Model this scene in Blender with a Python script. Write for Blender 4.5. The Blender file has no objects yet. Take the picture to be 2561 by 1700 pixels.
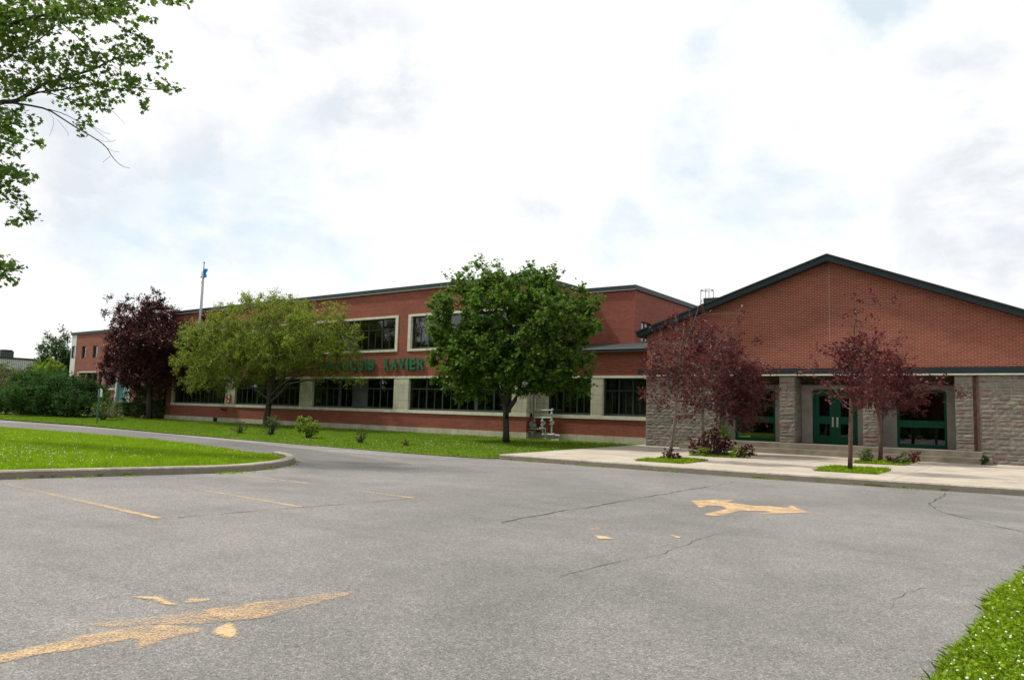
import bpy, math, random
import numpy as np
from mathutils import Vector, Matrix
random.seed(7); RNG = np.random.default_rng(7)
S = bpy.context.scene
COL = S.collection
# ------------------------------------------------------------------ camera model (survey of the place)
F = 1900.0; CX, CY = 1280.5, 850.0; EYE = 1.5
yaw, pitch, roll = [math.radians(a) for a in (-35.3, 5.4, 1.67)]
def _axes():
    c, s = math.cos(yaw), math.sin(yaw)
    X = Vector((c, 0, s)); Y = Vector((-s, 0, c)); Z = Vector((0, -1, 0))
    cp, sp = math.cos(pitch), math.sin(pitch)
    Rx = Matrix(((1, 0, 0), (0, cp, sp), (0, -sp, cp)))
    cr, sr = math.cos(roll), math.sin(roll)
    Rz = Matrix(((cr, -sr, 0), (sr, cr, 0), (0, 0, 1)))
    M = Rz @ Rx
    return [M @ X, M @ Y, M @ Z]
A = _axes(); C0 = Vector((0, 0, EYE))
def ray(x, y):
    d = Vector(((x - CX) / F, (y - CY) / F, 1.0))
    return Vector([d.dot(a) for a in A])
def G(x, y, z=0.0):                       # point of the place on height z
    r = ray(x, y); return C0 + r * ((z - EYE) / r.z)
def PY(x, y, Y):                          # point on the vertical plane Y
    r = ray(x, y); return C0 + r * (Y / r.y)
def PX(x, y, X):
    r = ray(x, y); return C0 + r * (X / r.x)
def PD(x, y, d):                          # point at forward distance d
    return C0 + ray(x, y) * d
cam = bpy.data.cameras.new('camera'); co = bpy.data.objects.new('camera', cam); COL.objects.link(co)
cam.sensor_width = 36; cam.lens = F / 2561 * 36; cam.clip_end = 3000; cam.clip_start = 0.05
right = Vector([a.x for a in A]); up = -Vector([a.y for a in A]); fwd = Vector([a.z for a in A])
m = Matrix((right, up, -fwd)).transposed().to_4x4(); m.translation = C0
co.matrix_world = m; S.camera = co
# ------------------------------------------------------------------ materials
class NB:
    def __init__(s, name):
        s.m = bpy.data.materials.new(name); s.m.use_nodes = True; s.t = s.m.node_tree
        s.t.nodes.clear(); s.out = s.n('ShaderNodeOutputMaterial')
    def n(s, typ, **kw):
        nd = s.t.nodes.new(typ)
        for k, v in kw.items():
            if hasattr(nd, k): setattr(nd, k, v)
        return nd
    def l(s, a, b): s.t.links.new(a, b)
    def noise(s, vec, scale, detail=4, rough=.55, dist=0):
        nd = s.n('ShaderNodeTexNoise'); nd.inputs['Scale'].default_value = scale
        nd.inputs['Detail'].default_value = detail; nd.inputs['Roughness'].default_value = rough
        nd.inputs['Distortion'].default_value = dist
        if vec is not None: s.l(vec, nd.inputs['Vector'])
        return nd.outputs['Fac']
    def ramp(s, fac, stops):
        nd = s.n('ShaderNodeValToRGB'); e = nd.color_ramp.elements
        while len(e) < len(stops): e.new(.5)
        for el, (p, c) in zip(e, stops):
            el.position = p; el.color = (*c, 1) if len(c) == 3 else c
        s.l(fac, nd.inputs['Fac']); return nd.outputs['Color']
    def mix(s, fac, a, b, mode='MIX'):
        nd = s.n('ShaderNodeMix'); nd.data_type = 'RGBA'; nd.blend_type = mode
        for v, i in ((fac, 0), (a, 6), (b, 7)):
            if isinstance(v, (int, float)): nd.inputs[i].default_value = v
            elif isinstance(v, tuple): nd.inputs[i].default_value = (*v, 1)
            else: s.l(v, nd.inputs[i])
        return nd.outputs[2]
    def math(s, op, a, b=0.0, clamp=False):
        nd = s.n('ShaderNodeMath'); nd.operation = op; nd.use_clamp = clamp
        for v, i in ((a, 0), (b, 1)):
            if isinstance(v, (int, float)): nd.inputs[i].default_value = v
            else: s.l(v, nd.inputs[i])
        return nd.outputs[0]
    def bsdf(s, col, rough=.8, spec=.3, metal=0, bump=None, bstr=.3, bdist=.01):
        b = s.n('ShaderNodeBsdfPrincipled')
        if isinstance(col, tuple): b.inputs['Base Color'].default_value = (*col, 1)
        else: s.l(col, b.inputs['Base Color'])
        if isinstance(rough, (int, float)): b.inputs['Roughness'].default_value = rough
        else: s.l(rough, b.inputs['Roughness'])
        b.inputs['Specular IOR Level'].default_value = spec; b.inputs['Metallic'].default_value = metal
        if bump is not None:
            bp = s.n('ShaderNodeBump'); bp.inputs['Strength'].default_value = bstr; bp.inputs['Distance'].default_value = bdist
            s.l(bump, bp.inputs['Height']); s.l(bp.outputs[0], b.inputs['Normal'])
        return b
    def fin(s, sh): s.l(sh.outputs[0] if hasattr(sh, 'outputs') else sh, s.out.inputs['Surface']); return s.m
    def obj(s): return s.n('ShaderNodeTexCoord').outputs['Object']
def simple(name, col, rough=.7, spec=.3, metal=0, var=.12, scale=6):
    b = NB(name); o = b.obj(); f = b.noise(o, scale, 5)
    lo = tuple(c * (1 - var) for c in col); hi = tuple(min(1, c * (1 + var)) for c in col)
    return b.fin(b.bsdf(b.ramp(f, [(.3, lo), (.7, hi)]), rough, spec, metal, f, .15))
def wallvec(b):                           # coordinates lying in a wall: along it, and up
    tc = b.n('ShaderNodeTexCoord'); sep = b.n('ShaderNodeSeparateXYZ'); b.l(tc.outputs['Object'], sep.inputs[0])
    sn = b.n('ShaderNodeSeparateXYZ'); b.l(tc.outputs['Normal'], sn.inputs[0])
    side = b.math('GREATER_THAN', b.math('ABSOLUTE', sn.outputs[0]), .7)
    mx = b.n('ShaderNodeMix'); mx.data_type = 'FLOAT'
    b.l(side, mx.inputs[0]); b.l(sep.outputs[0], mx.inputs[2]); b.l(sep.outputs[1], mx.inputs[3])
    cb = b.n('ShaderNodeCombineXYZ'); b.l(mx.outputs[0], cb.inputs[0]); b.l(sep.outputs[2], cb.inputs[1])
    return cb.outputs[0], tc.outputs['Object']
def brickmat(name, c1, c2, mort, bw=.205, rh=.0665, ms=.0075, stain=.16):
    b = NB(name); v, o = wallvec(b)
    t = b.n('ShaderNodeTexBrick'); b.l(v, t.inputs['Vector']); t.inputs['Scale'].default_value = 1
    t.inputs['Brick Width'].default_value = bw; t.inputs['Row Height'].default_value = rh
    t.inputs['Mortar Size'].default_value = ms; t.inputs['Mortar Smooth'].default_value = .3
    t.inputs['Color1'].default_value = (*c1, 1); t.inputs['Color2'].default_value = (*c2, 1)
    t.inputs['Mortar'].default_value = (*mort, 1)
    big = b.noise(o, .45, 6, .65); st = b.ramp(big, [(.3, (1 - stain,) * 3), (.7, (1 + stain * .35,) * 3)])
    mp = b.n('ShaderNodeMapping'); mp.inputs['Scale'].default_value = (.35, .35, 3.0); b.l(o, mp.inputs[0])
    st2 = b.ramp(b.noise(mp.outputs[0], 2.0, 3), [(.3, (.9,) * 3), (.7, (1.08,) * 3)])
    col = b.mix(1., b.mix(1., t.outputs['Color'], st, 'MULTIPLY'), st2, 'MULTIPLY')
    inv = b.math('SUBTRACT', 1., t.outputs['Fac'])
    return b.fin(b.bsdf(col, .85, .2, 0, inv, .35, .006))
M = {}
M['brick'] = brickmat('red_brick', (.275, .070, .043), (.20, .051, .034), (.27, .145, .11))
M['brick_gable'] = brickmat('red_brick_gable', (.252, .067, .041), (.178, .048, .033), (.38, .215, .155), ms=.0085)
M['far_brick'] = brickmat('far_brick', (.30, .092, .062), (.22, .07, .048), (.25, .15, .11))
def blockmat(name, c, mort, bw, rh):
    b = NB(name); v, o = wallvec(b)
    t = b.n('ShaderNodeTexBrick'); b.l(v, t.inputs['Vector']); t.offset = 0; t.inputs['Scale'].default_value = 1
    t.inputs['Brick Width'].default_value = bw; t.inputs['Row Height'].default_value = rh; t.inputs['Mortar Size'].default_value = .008
    t.inputs['Color1'].default_value = (*c, 1); t.inputs['Color2'].default_value = (*[k * .88 for k in c], 1); t.inputs['Mortar'].default_value = (*mort, 1)
    n1 = b.ramp(b.noise(o, 2.2, 6, .7), [(.3, (.78, .76, .70)), (.65, (1.05, 1.05, 1.03))])
    return b.fin(b.bsdf(b.mix(1., t.outputs['Color'], n1, 'MULTIPLY'), .85, .2, 0, b.math('SUBTRACT', 1., t.outputs['Fac']), .3, .005))
M['cream'] = blockmat('cream_block', (.50, .49, .40), (.22, .21, .17), .46, .44)
M['footing'] = blockmat('footing_block', (.47, .45, .37), (.25, .24, .2), .5, .62)
M['trim'] = simple('cream_stone_trim', (.56, .54, .45), .8, .2, 0, .14, 3)
M['cap'] = simple('dark_green_metal', (.022, .036, .034), .5, .3, 0, .2, 1.5)
M['capedge'] = simple('pale_drip_edge', (.30, .31, .29), .5, .4)
M['rake'] = simple('blue_black_metal', (.011, .022, .025), .5, .3, 0, .25, 1.2)
M['frame'] = simple('window_frame', (.022, .030, .030), .45, .5, 0, .1)
M['panel'] = simple('grey_panel', (.035, .04, .045), .5, .4, 0, .08)
M['green'] = simple('green_paint', (.002, .060, .032), .55, .2, 0, .15, 3)
M['letter'] = simple('letter_green', (.005, .13, .06), .45, .4, 0, .2, 4)
M['concrete'] = simple('concrete', (.30, .27, .22), .9, .15, 0, .22, 2.5)
M['jamb'] = simple('recess_concrete', (.25, .24, .21), .9, .15, 0, .2, 2.5)
M['step'] = simple('step_concrete', (.215, .19, .15), .9, .15, 0, .25, 2.2)
M['darkwood'] = simple('brown_soffit', (.10, .085, .05), .8, .2, 0, .2, 4)
M['membrane'] = simple('dark_roofing', (.022, .026, .026), .7, .3, 0, .3, 2)
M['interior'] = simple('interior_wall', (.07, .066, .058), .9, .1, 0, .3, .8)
M['curtain'] = simple('curtain_cloth', (.36, .33, .28), .9, .1, 0, .3, 2)
M['pipe'] = simple('grey_painted_pipe', (.46, .50, .49), .45, .5, 0, .12, 8)
M['pipedark'] = simple('galvanised_pipe', (.20, .21, .21), .5, .5, .3, .15, 8)
M['rust'] = simple('rusty_steel', (.11, .06, .045), .7, .3, .2, .4, 9)
M['steel'] = simple('brushed_steel', (.6, .6, .58), .35, .6, .7, .08, 9)
M['pole'] = simple('aluminium_pole', (.45, .45, .44), .4, .5, .5, .1)
M['blue'] = simple('blue_cloth', (.01, .22, .65), .7, .2, 0, .1)
M['red'] = simple('red_plate', (.40, .012, .03), .5, .4, 0, .15)
M['white'] = simple('white_paint', (.78, .76, .74), .5, .4, 0, .06)
M['signgreen'] = simple('sign_post_green', (.03, .12, .08), .6, .3)
M['siding'] = simple('white_siding', (.55, .57, .55), .6, .3, 0, .06)
M['soil'] = simple('soil', (.07, .052, .035), .95, .1, 0, .4, 14)
M['black'] = simple('black_vent', (.012, .012, .012), .8, .2)
def stonemat():
    b = NB('rough_ashlar'); o = b.obj(); g = b.n('ShaderNodeNewGeometry')
    c = b.ramp(g.outputs['Random Per Island'], [(0, (.185, .165, .140)), (.25, (.225, .205, .172)), (.5, (.145, .135, .118)), (.7, (.235, .218, .188)), (.86, (.20, .18, .155)), (.91, (.215, .145, .13)), (1, (.15, .095, .085))])
    n1 = b.noise(o, 9, 7, .7); n2 = b.noise(o, 30, 5, .7)
    c = b.mix(1., c, b.ramp(n1, [(.28, (.58, .58, .57)), (.6, (1.12, 1.1, 1.08))]), 'MULTIPLY')
    return b.fin(b.bsdf(c, .9, .15, 0, b.math('ADD', n1, b.math('MULTIPLY', n2, .4)), .8, .03))
M['stone'] = stonemat()
M['mortar'] = simple('mortar', (.33, .32, .28), .95, .1, 0, .2, 10)
def glassmat():
    b = NB('window_glass'); fr = b.n('ShaderNodeFresnel'); fr.inputs[0].default_value = 1.55
    bp = b.n('ShaderNodeBump'); bp.inputs['Strength'].default_value = .06; bp.inputs['Distance'].default_value = .02
    b.l(b.noise(b.obj(), 1.3, 2), bp.inputs['Height'])
    tr = b.n('ShaderNodeBsdfTransparent'); tr.inputs[0].default_value = (.66, .70, .69, 1)
    gl = b.n('ShaderNodeBsdfGlossy'); gl.inputs['Roughness'].default_value = .015; gl.inputs[0].default_value = (.95, .97, 1, 1)
    b.l(bp.outputs[0], gl.inputs['Normal'])
    mx = b.n('ShaderNodeMixShader'); b.l(b.math('MULTIPLY', fr.outputs[0], 1.6, True), mx.inputs[0]); b.l(tr.outputs[0], mx.inputs[1]); b.l(gl.outputs[0], mx.inputs[2])
    return b.fin(mx)
M['glass'] = glassmat()
def asphaltmat(name, tone=1.0, warm=1.0):
    b = NB(name); o = b.obj()
    big = b.noise(o, .16, 7, .62, .8); mid = b.noise(o, 1.6, 5, .6); fine = b.noise(o, 75, 3, .7)
    vo = b.n('ShaderNodeTexVoronoi'); vo.inputs['Scale'].default_value = 120; b.l(o, vo.inputs['Vector'])
    vo2 = b.n('ShaderNodeTexVoronoi'); vo2.inputs['Scale'].default_value = 42; b.l(o, vo2.inputs['Vector'])
    base = b.ramp(big, [(.32, tuple(c * tone for c in (.140, .137, .132))), (.55, tuple(c * tone for c in (.198, .191, .183))), (.75, tuple(c * tone for c in (.235, .223, .211)))])
    c = b.mix(1., base, b.ramp(mid, [(.25, (.88,) * 3), (.75, (1.08,) * 3)]), 'MULTIPLY')
    sp = b.n('ShaderNodeSeparateColor'); b.l(vo.outputs['Color'], sp.inputs[0])
    c = b.mix(1., c, b.ramp(sp.outputs[0], [(0, (.58,) * 3), (.45, (.97,) * 3), (.8, (1.08,) * 3), (1, (1.8, 1.75, 1.68))]), 'MULTIPLY')
    sp2 = b.n('ShaderNodeSeparateColor'); b.l(vo2.outputs['Color'], sp2.inputs[0])
    c = b.mix(1., c, b.ramp(sp2.outputs[1], [(0, (.82,) * 3), (.5, (1.,) * 3), (1, (1.14,) * 3)]), 'MULTIPLY')
    c = b.mix(1., c, b.ramp(fine, [(.3, (.88,) * 3), (.7, (1.12,) * 3)]), 'MULTIPLY')
    # dark sealed smudges
    mp = b.n('ShaderNodeMapping'); mp.inputs['Scale'].default_value = (.30, .85, 1); mp.inputs['Rotation'].default_value = (0, 0, .5); b.l(o, mp.inputs[0])
    sm = b.noise(mp.outputs[0], .9, 5, .6, .8)
    c = b.mix(1., c, b.ramp(sm, [(.52, (1,) * 3), (.68, (.86, .86, .87)), (.8, (.76, .76, .78))]), 'MULTIPLY')
    h = b.math('ADD', b.math('MULTIPLY', vo.outputs['Distance'], .7), fine)
    return b.fin(b.bsdf(c, .86, .3, 0, h, .4, .008))
M['asphalt'] = asphaltmat('asphalt', .97)
M['asphalt_dark'] = asphaltmat('asphalt_dark', .72)
M['asphalt_light'] = asphaltmat('asphalt_light', 1.12)
def slabmat():
    b = NB('pavement_concrete'); o = b.obj()
    a = b.noise(o, .8, 6, .65, .4); f = b.noise(o, 25, 4, .7)
    c = b.ramp(a, [(.28, (.30, .262, .215)), (.5, (.40, .355, .295)), (.72, (.47, .42, .35))])
    c = b.mix(1., c, b.ramp(f, [(.3, (.9,) * 3), (.7, (1.07,) * 3)]), 'MULTIPLY')
    t = b.n('ShaderNodeTexBrick'); b.l(o, t.inputs['Vector']); t.offset = 0; t.inputs['Scale'].default_value = 1
    t.inputs['Brick Width'].default_value = 3.1; t.inputs['Row Height'].default_value = 3.1; t.inputs['Mortar Size'].default_value = .012
    c = b.mix(t.outputs['Fac'], c, (.20, .175, .14))
    return b.fin(b.bsdf(c, .88, .2, 0, f, .2, .004))
M['slab'] = slabmat()
def kerbmat():
    b = NB('kerb_concrete'); o = b.obj(); a = b.noise(o, 3.5, 7, .7); f = b.noise(o, 30, 4)
    c = b.ramp(a, [(.28, (.20, .18, .145)), (.5, (.33, .30, .25)), (.75, (.44, .405, .345))])
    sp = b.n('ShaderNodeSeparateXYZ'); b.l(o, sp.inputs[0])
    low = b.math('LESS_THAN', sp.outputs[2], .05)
    face_shade = b.math('LESS_THAN', b.math('ADD', sp.outputs[2], b.math('MULTIPLY', b.noise(o, 9, 4), -.05)), .105)
    c = b.mix(b.math('MULTIPLY', face_shade, .75), c, (.15, .13, .10))  # shade on the upright kerb face, darkened into its colour
    mo = b.math('MULTIPLY', low, b.math('GREATER_THAN', b.noise(o, 1.7, 6, .7), .56))
    c = b.mix(mo, c, (.09, .12, .02))
    return b.fin(b.bsdf(c, .92, .15, 0, b.math('ADD', a, f), .6, .02))
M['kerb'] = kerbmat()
def paintmat():
    b = NB('worn_yellow_paint'); o = b.obj()
    n1 = b.noise(o, 62, 6, .8); n2 = b.noise(o, 3.0, 6, .7)
    att = b.n('ShaderNodeAttribute'); att.attribute_name = 'wear'
    k = b.math('ADD', b.math('ADD', n1, b.math('MULTIPLY', n2, .45)), b.math('MULTIPLY', att.outputs['Fac'], -1.))
    a = b.ramp(k, [(.57, (0, 0, 0)), (.78, (.95, .95, .95))])
    p = b.bsdf(b.ramp(b.noise(o, 8, 4), [(.3, (.54, .365, .20)), (.7, (.62, .435, .25))]), .8, .2)
    tr = b.n('ShaderNodeBsdfTransparent'); mx = b.n('ShaderNodeMixShader')
    b.l(a, mx.inputs[0]); b.l(tr.outputs[0], mx.inputs[1]); b.l(p.outputs[0], mx.inputs[2])
    return b.fin(mx)
M['paint'] = paintmat()
M['crack'] = simple('crack_tar', (.085, .082, .078), .95, .1)
def lawnmat(name, k=1.0):
    b = NB(name); o = b.obj(); a = b.noise(o, .5, 6, .65); f = b.noise(o, 14, 5, .75)
    c = b.ramp(a, [(.3, (.085 * k, .14 * k, .010 * k)), (.7, (.14 * k, .205 * k, .014 * k))])
    c = b.mix(1., c, b.ramp(f, [(.25, (.55,) * 3), (.7, (1.25,) * 3)]), 'MULTIPLY')
    return b.fin(b.bsdf(c, .9, .15, 0, f, .9, .06))
M['lawn'] = lawnmat('lawn', 1.0)
def leafmat(name, cols, trans=.35, rough=.45, spec=.35, tcol=None, patch=.8):
    b = NB(name); g = b.n('ShaderNodeNewGeometry')
    n = len(cols); c = b.ramp(g.outputs['Random Per Island'], [(i / (n - 1), k) for i, k in enumerate(cols)])
    o = b.obj(); c = b.mix(1., c, b.ramp(b.noise(o, patch, 5, .65), [(.3, (.70, .74, .75)), (.7, (1.22, 1.2, 1.1))]), 'MULTIPLY')
    p = b.bsdf(c, rough, spec * .55)
    t = b.n('ShaderNodeBsdfTranslucent')
    b.l(b.mix(1., c, tcol or (1.5, 1.6, .8), 'MULTIPLY'), t.inputs[0])
    mx = b.n('ShaderNodeMixShader'); mx.inputs[0].default_value = trans
    b.l(p.outputs[0], mx.inputs[1]); b.l(t.outputs[0], mx.inputs[2]); return b.fin(mx)
M['blade'] = leafmat('grass_blade', [(.145, .25, .008), (.20, .32, .010), (.245, .36, .014), (.165, .285, .010), (.285, .37, .03)], .35, .5, .25, None, 1.6)
M['blade_shaded'] = leafmat('shaded_grass_blade', [(.09, .17, .012), (.13, .22, .016), (.165, .255, .02), (.11, .20, .014), (.20, .27, .035)], .35, .5, .25, None, 1.1)  # same grass, darker: shade of building and trees put into the colour
M['leaf_maple'] = leafmat('maple_leaf', [(0.048, 0.1035, 0.0198), (0.0696, 0.138, 0.0242), (0.102, 0.1782, 0.033), (0.0576, 0.1207, 0.022), (0.144, 0.2185, 0.0495)], .45, .5, .35)
M['leaf_crab'] = leafmat('crab_leaf', [(0.1105, 0.1562, 0.0242), (0.156, 0.2063, 0.033), (0.208, 0.2562, 0.044), (0.13, 0.175, 0.0308), (0.26, 0.275, 0.066)], .45, .5, .35)
M['leaf_over'] = leafmat('overhead_leaf', [(0.054, 0.096, 0.022), (0.0744, 0.126, 0.0308), (0.0984, 0.156, 0.0385), (0.066, 0.114, 0.0264)], .55, .45, .35)
M['leaf_plum'] = leafmat('plum_leaf', [(0.0264, 0.0096, 0.012), (0.042, 0.012, 0.0144), (0.06, 0.0168, 0.0192), (0.036, 0.0144, 0.012), (0.108, 0.036, 0.036)], .25, .45, .4, (2., .9, .8))
M['leaf_red'] = leafmat('red_leaf', [(0.062, 0.0137, 0.019), (0.092, 0.0189, 0.026), (0.125, 0.0263, 0.034), (0.07, 0.0158, 0.021), (0.165, 0.0504, 0.056)], .35, .4, .5, (1.7, .9, .8))
M['leaf_bush'] = leafmat('bush_leaf', [(0.0203, 0.0585, 0.0168), (0.0338, 0.0845, 0.0216), (0.0486, 0.104, 0.0288), (0.027, 0.0715, 0.0192), (0.081, 0.143, 0.048)], .3, .65, .2)
M['leaf_olive'] = leafmat('olive_leaf', [(.06, .09, .03), (.085, .12, .04), (.11, .14, .05)], .3, .5, .35)
M['leaf_lime'] = leafmat('lime_leaf', [(.14, .22, .02), (.19, .28, .03), (.11, .18, .03), (.24, .30, .06)], .4, .45, .35)
M['bark'] = simple('bark', (.055, .048, .040), .95, .1, 0, .4, 12)
M['barkgrey'] = simple('grey_bark', (.15, .125, .11), .9, .15, 0, .35, 14)
M['barkred'] = simple('red_bark', (.12, .07, .058), .9, .15, 0, .35, 14)
M['flower'] = simple('clover_white', (.75, .74, .66), .8, .2)
def ribbed():
    b = NB('ribbed_metal'); v, o = wallvec(b); w = b.n('ShaderNodeTexWave'); b.l(v, w.inputs['Vector']); w.inputs['Scale'].default_value = 1.6
    w.inputs['Distortion'].default_value = 0
    c = b.ramp(w.outputs['Fac'], [(.2, (.20, .22, .22)), (.6, (.42, .44, .43))])
    return b.fin(b.bsdf(c, .5, .4))
M['ribbed'] = ribbed()
# ------------------------------------------------------------------ mesh helpers
class MB:
    def __init__(s): s.v = []; s.f = []
    def add(s, vs, fs):
        k = len(s.v); s.v += [tuple(p) for p in vs]; s.f += [tuple(i + k for i in f) for f in fs]
    def hexa(s, p):                       # 8 points: bottom 4 ccw, top 4 ccw
        s.add(p, [(3, 2, 1, 0), (4, 5, 6, 7), (0, 1, 5, 4), (1, 2, 6, 5), (2, 3, 7, 6), (3, 0, 4, 7)])
    def box(s, fr, u0, u1, v0, v1, z0, z1):
        s.hexa([fr(u0, v0, z0), fr(u1, v0, z0), fr(u1, v1, z0), fr(u0, v1, z0), fr(u0, v0, z1), fr(u1, v0, z1), fr(u1, v1, z1), fr(u0, v1, z1)])
    def prism(s, pts, off):               # polygon (list of Vector) extruded by off
        n = len(pts); off = Vector(off)
        a = [Vector(p) for p in pts]; b = [p + off for p in a]
        s.add(a + b, [tuple(range(n))[::-1], tuple(range(n, 2 * n))] + [(i, (i + 1) % n, n + (i + 1) % n, n + i) for i in range(n)])
    def tube(s, pts, radii, n=8, cap=True):
        pts = [Vector(p) for p in pts]
        if isinstance(radii, (int, float)): radii = [radii] * len(pts)
        rings = []
        for i, p in enumerate(pts):
            d = (pts[min(i + 1, len(pts) - 1)] - pts[max(i - 1, 0)])
            if d.length < 1e-6: d = Vector((0, 0, 1))
            d.normalize(); a = d.cross(Vector((0, 0, 1)) if abs(d.z) < .9 else Vector((1, 0, 0))).normalized(); b = d.cross(a)
            rings.append([p + (a * math.cos(t) + b * math.sin(t)) * radii[i] for t in [2 * math.pi * k / n for k in range(n)]])
        fs = []
        for i in range(len(pts) - 1):
            for k in range(n): fs.append((i * n + k, i * n + (k + 1) % n, (i + 1) * n + (k + 1) % n, (i + 1) * n + k))
        if cap: fs += [tuple(range(n)), tuple(range((len(pts) - 1) * n, len(pts) * n))[::-1]]
        s.add([q for r in rings for q in r], fs)
    def ico(s, c, r, sq=1.0):
        t = (1 + 5 ** .5) / 2; vs = [(-1, t, 0), (1, t, 0), (-1, -t, 0), (1, -t, 0), (0, -1, t), (0, 1, t), (0, -1, -t), (0, 1, -t), (t, 0, -1), (t, 0, 1), (-t, 0, -1), (-t, 0, 1)]
        fs = [(0, 11, 5), (0, 5, 1), (0, 1, 7), (0, 7, 10), (0, 10, 11), (1, 5, 9), (5, 11, 4), (11, 10, 2), (10, 7, 6), (7, 1, 8), (3, 9, 4), (3, 4, 2), (3, 2, 6), (3, 6, 8), (3, 8, 9), (4, 9, 5), (2, 4, 11), (6, 2, 10), (8, 6, 7), (9, 8, 1)]
        l = (1 + t * t) ** .5
        s.add([(c[0] + x / l * r, c[1] + y / l * r, c[2] + z / l * r * sq) for x, y, z in vs], fs)
    def obj(s, name, mat, parent=None, smooth=False, loc=None):
        me = bpy.data.meshes.new(name); base = wpos(parent) if parent else Vector(loc or (0, 0, 0))
        me.from_pydata([(v[0] - base.x, v[1] - base.y, v[2] - base.z) for v in s.v], [], s.f); me.validate(); me.update()
        import bmesh
        bm = bmesh.new(); bm.from_mesh(me); bmesh.ops.recalc_face_normals(bm, faces=bm.faces); bm.to_mesh(me); bm.free()
        if smooth: me.polygons.foreach_set('use_smooth', [True] * len(me.polygons))
        me.materials.append(mat)
        o = bpy.data.objects.new(name, me); COL.objects.link(o)
        if parent: o.parent = parent
        else: o.location = base
        return o
def wpos(o):
    p = Vector((0, 0, 0))
    while o: p += Vector(o.location); o = o.parent
    return p
def tag(o, label=None, cat=None, group=None, kind=None):
    if label: o['label'] = label
    if cat: o['category'] = cat
    if group: o['group'] = group
    if kind: o['kind'] = kind
    return o
def thing(name, loc, label, cat, group=None):
    o = bpy.data.objects.new(name, None); COL.objects.link(o); o.location = loc; o.empty_display_size = .3
    return tag(o, label, cat, group)
def frame(origin, ang):                   # wall frame: u along, v into the wall, z up
    a = math.radians(ang); u = Vector((math.cos(a), math.sin(a), 0)); n = Vector((-math.sin(a), math.cos(a), 0)); o = Vector((origin[0], origin[1], 0))
    fr = lambda uu, vv, z: o + u * uu + n * vv + Vector((0, 0, z))
    fr.u, fr.n, fr.o = u, n, o
    return fr
def U(fr, x, y, v=0):                     # (u, z) of a surveyed point on the wall plane
    r = ray(x, y); o = fr.o + fr.n * v; t = (o - C0).dot(fr.n) / r.dot(fr.n); p = C0 + r * t
    return (p - fr.o).dot(fr.u), p.z
def wall(mb, fr, u0, u1, v0, v1, z0, z1, holes=()):   # slab with rectangular openings
    us = sorted({u0, u1, *[h[0] for h in holes], *[h[1] for h in holes]}); zs = sorted({z0, z1, *[h[2] for h in holes], *[h[3] for h in holes]})
    us = [u for u in us if u0 <= u <= u1]; zs = [z for z in zs if z0 <= z <= z1]
    solid = lambda i, j: 0 <= i < len(us) - 1 and 0 <= j < len(zs) - 1 and not any(h[0] < (us[i] + us[i + 1]) / 2 < h[1] and h[2] < (zs[j] + zs[j + 1]) / 2 < h[3] for h in holes)
    idx = {}
    vs = []; fs = []
    def P(i, j, k):
        if (i, j, k) not in idx: idx[(i, j, k)] = len(vs); vs.append(fr(us[i], (v0, v1)[k], zs[j]))
        return idx[(i, j, k)]
    for i in range(len(us) - 1):
        for j in range(len(zs) - 1):
            if not solid(i, j): continue
            fs.append((P(i, j, 0), P(i + 1, j, 0), P(i + 1, j + 1, 0), P(i, j + 1, 0)))
            fs.append((P(i, j + 1, 1), P(i + 1, j + 1, 1), P(i + 1, j, 1), P(i, j, 1)))
            if not solid(i - 1, j): fs.append((P(i, j, 0), P(i, j + 1, 0), P(i, j + 1, 1), P(i, j, 1)))
            if not solid(i + 1, j): fs.append((P(i + 1, j, 0), P(i + 1, j, 1), P(i + 1, j + 1, 1), P(i + 1, j + 1, 0)))
            if not solid(i, j - 1): fs.append((P(i, j, 0), P(i, j, 1), P(i + 1, j, 1), P(i + 1, j, 0)))
            if not solid(i, j + 1): fs.append((P(i, j + 1, 0), P(i + 1, j + 1, 0), P(i + 1, j + 1, 1), P(i, j + 1, 1)))
    mb.add(vs, fs)
def fastmesh(name, verts, nper, mat, parent=None, loc=None, tris=None, smooth=False):
    """verts: (n, nper, 3) array of separate little polygons"""
    base = wpos(parent) if parent else Vector(loc or (0, 0, 0))
    n = verts.shape[0]; v = verts.reshape(-1, 3) - np.array(base)
    me = bpy.data.meshes.new(name); me.vertices.add(n * nper); me.vertices.foreach_set('co', v.astype(np.float32).ravel())
    if tris is None: tris = [tuple(range(nper))]
    li = []; ls = []; k = 0
    idx = np.concatenate([np.array(t) for t in tris]); lens = np.array([len(t) for t in tris])
    loops = (np.arange(n)[:, None] * nper + idx[None, :]).ravel(); tot = np.tile(lens, n); start = np.concatenate([[0], np.cumsum(tot)[:-1]])
    me.loops.add(len(loops)); me.loops.foreach_set('vertex_index', loops.astype(np.int32))
    me.polygons.add(len(tot)); me.polygons.foreach_set('loop_start', start.astype(np.int32)); me.polygons.foreach_set('loop_total', tot.astype(np.int32))
    me.update(calc_edges=True); me.materials.append(mat)
    o = bpy.data.objects.new(name, me); COL.objects.link(o)
    if parent: o.parent = parent
    else: o.location = base
    return o
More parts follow.
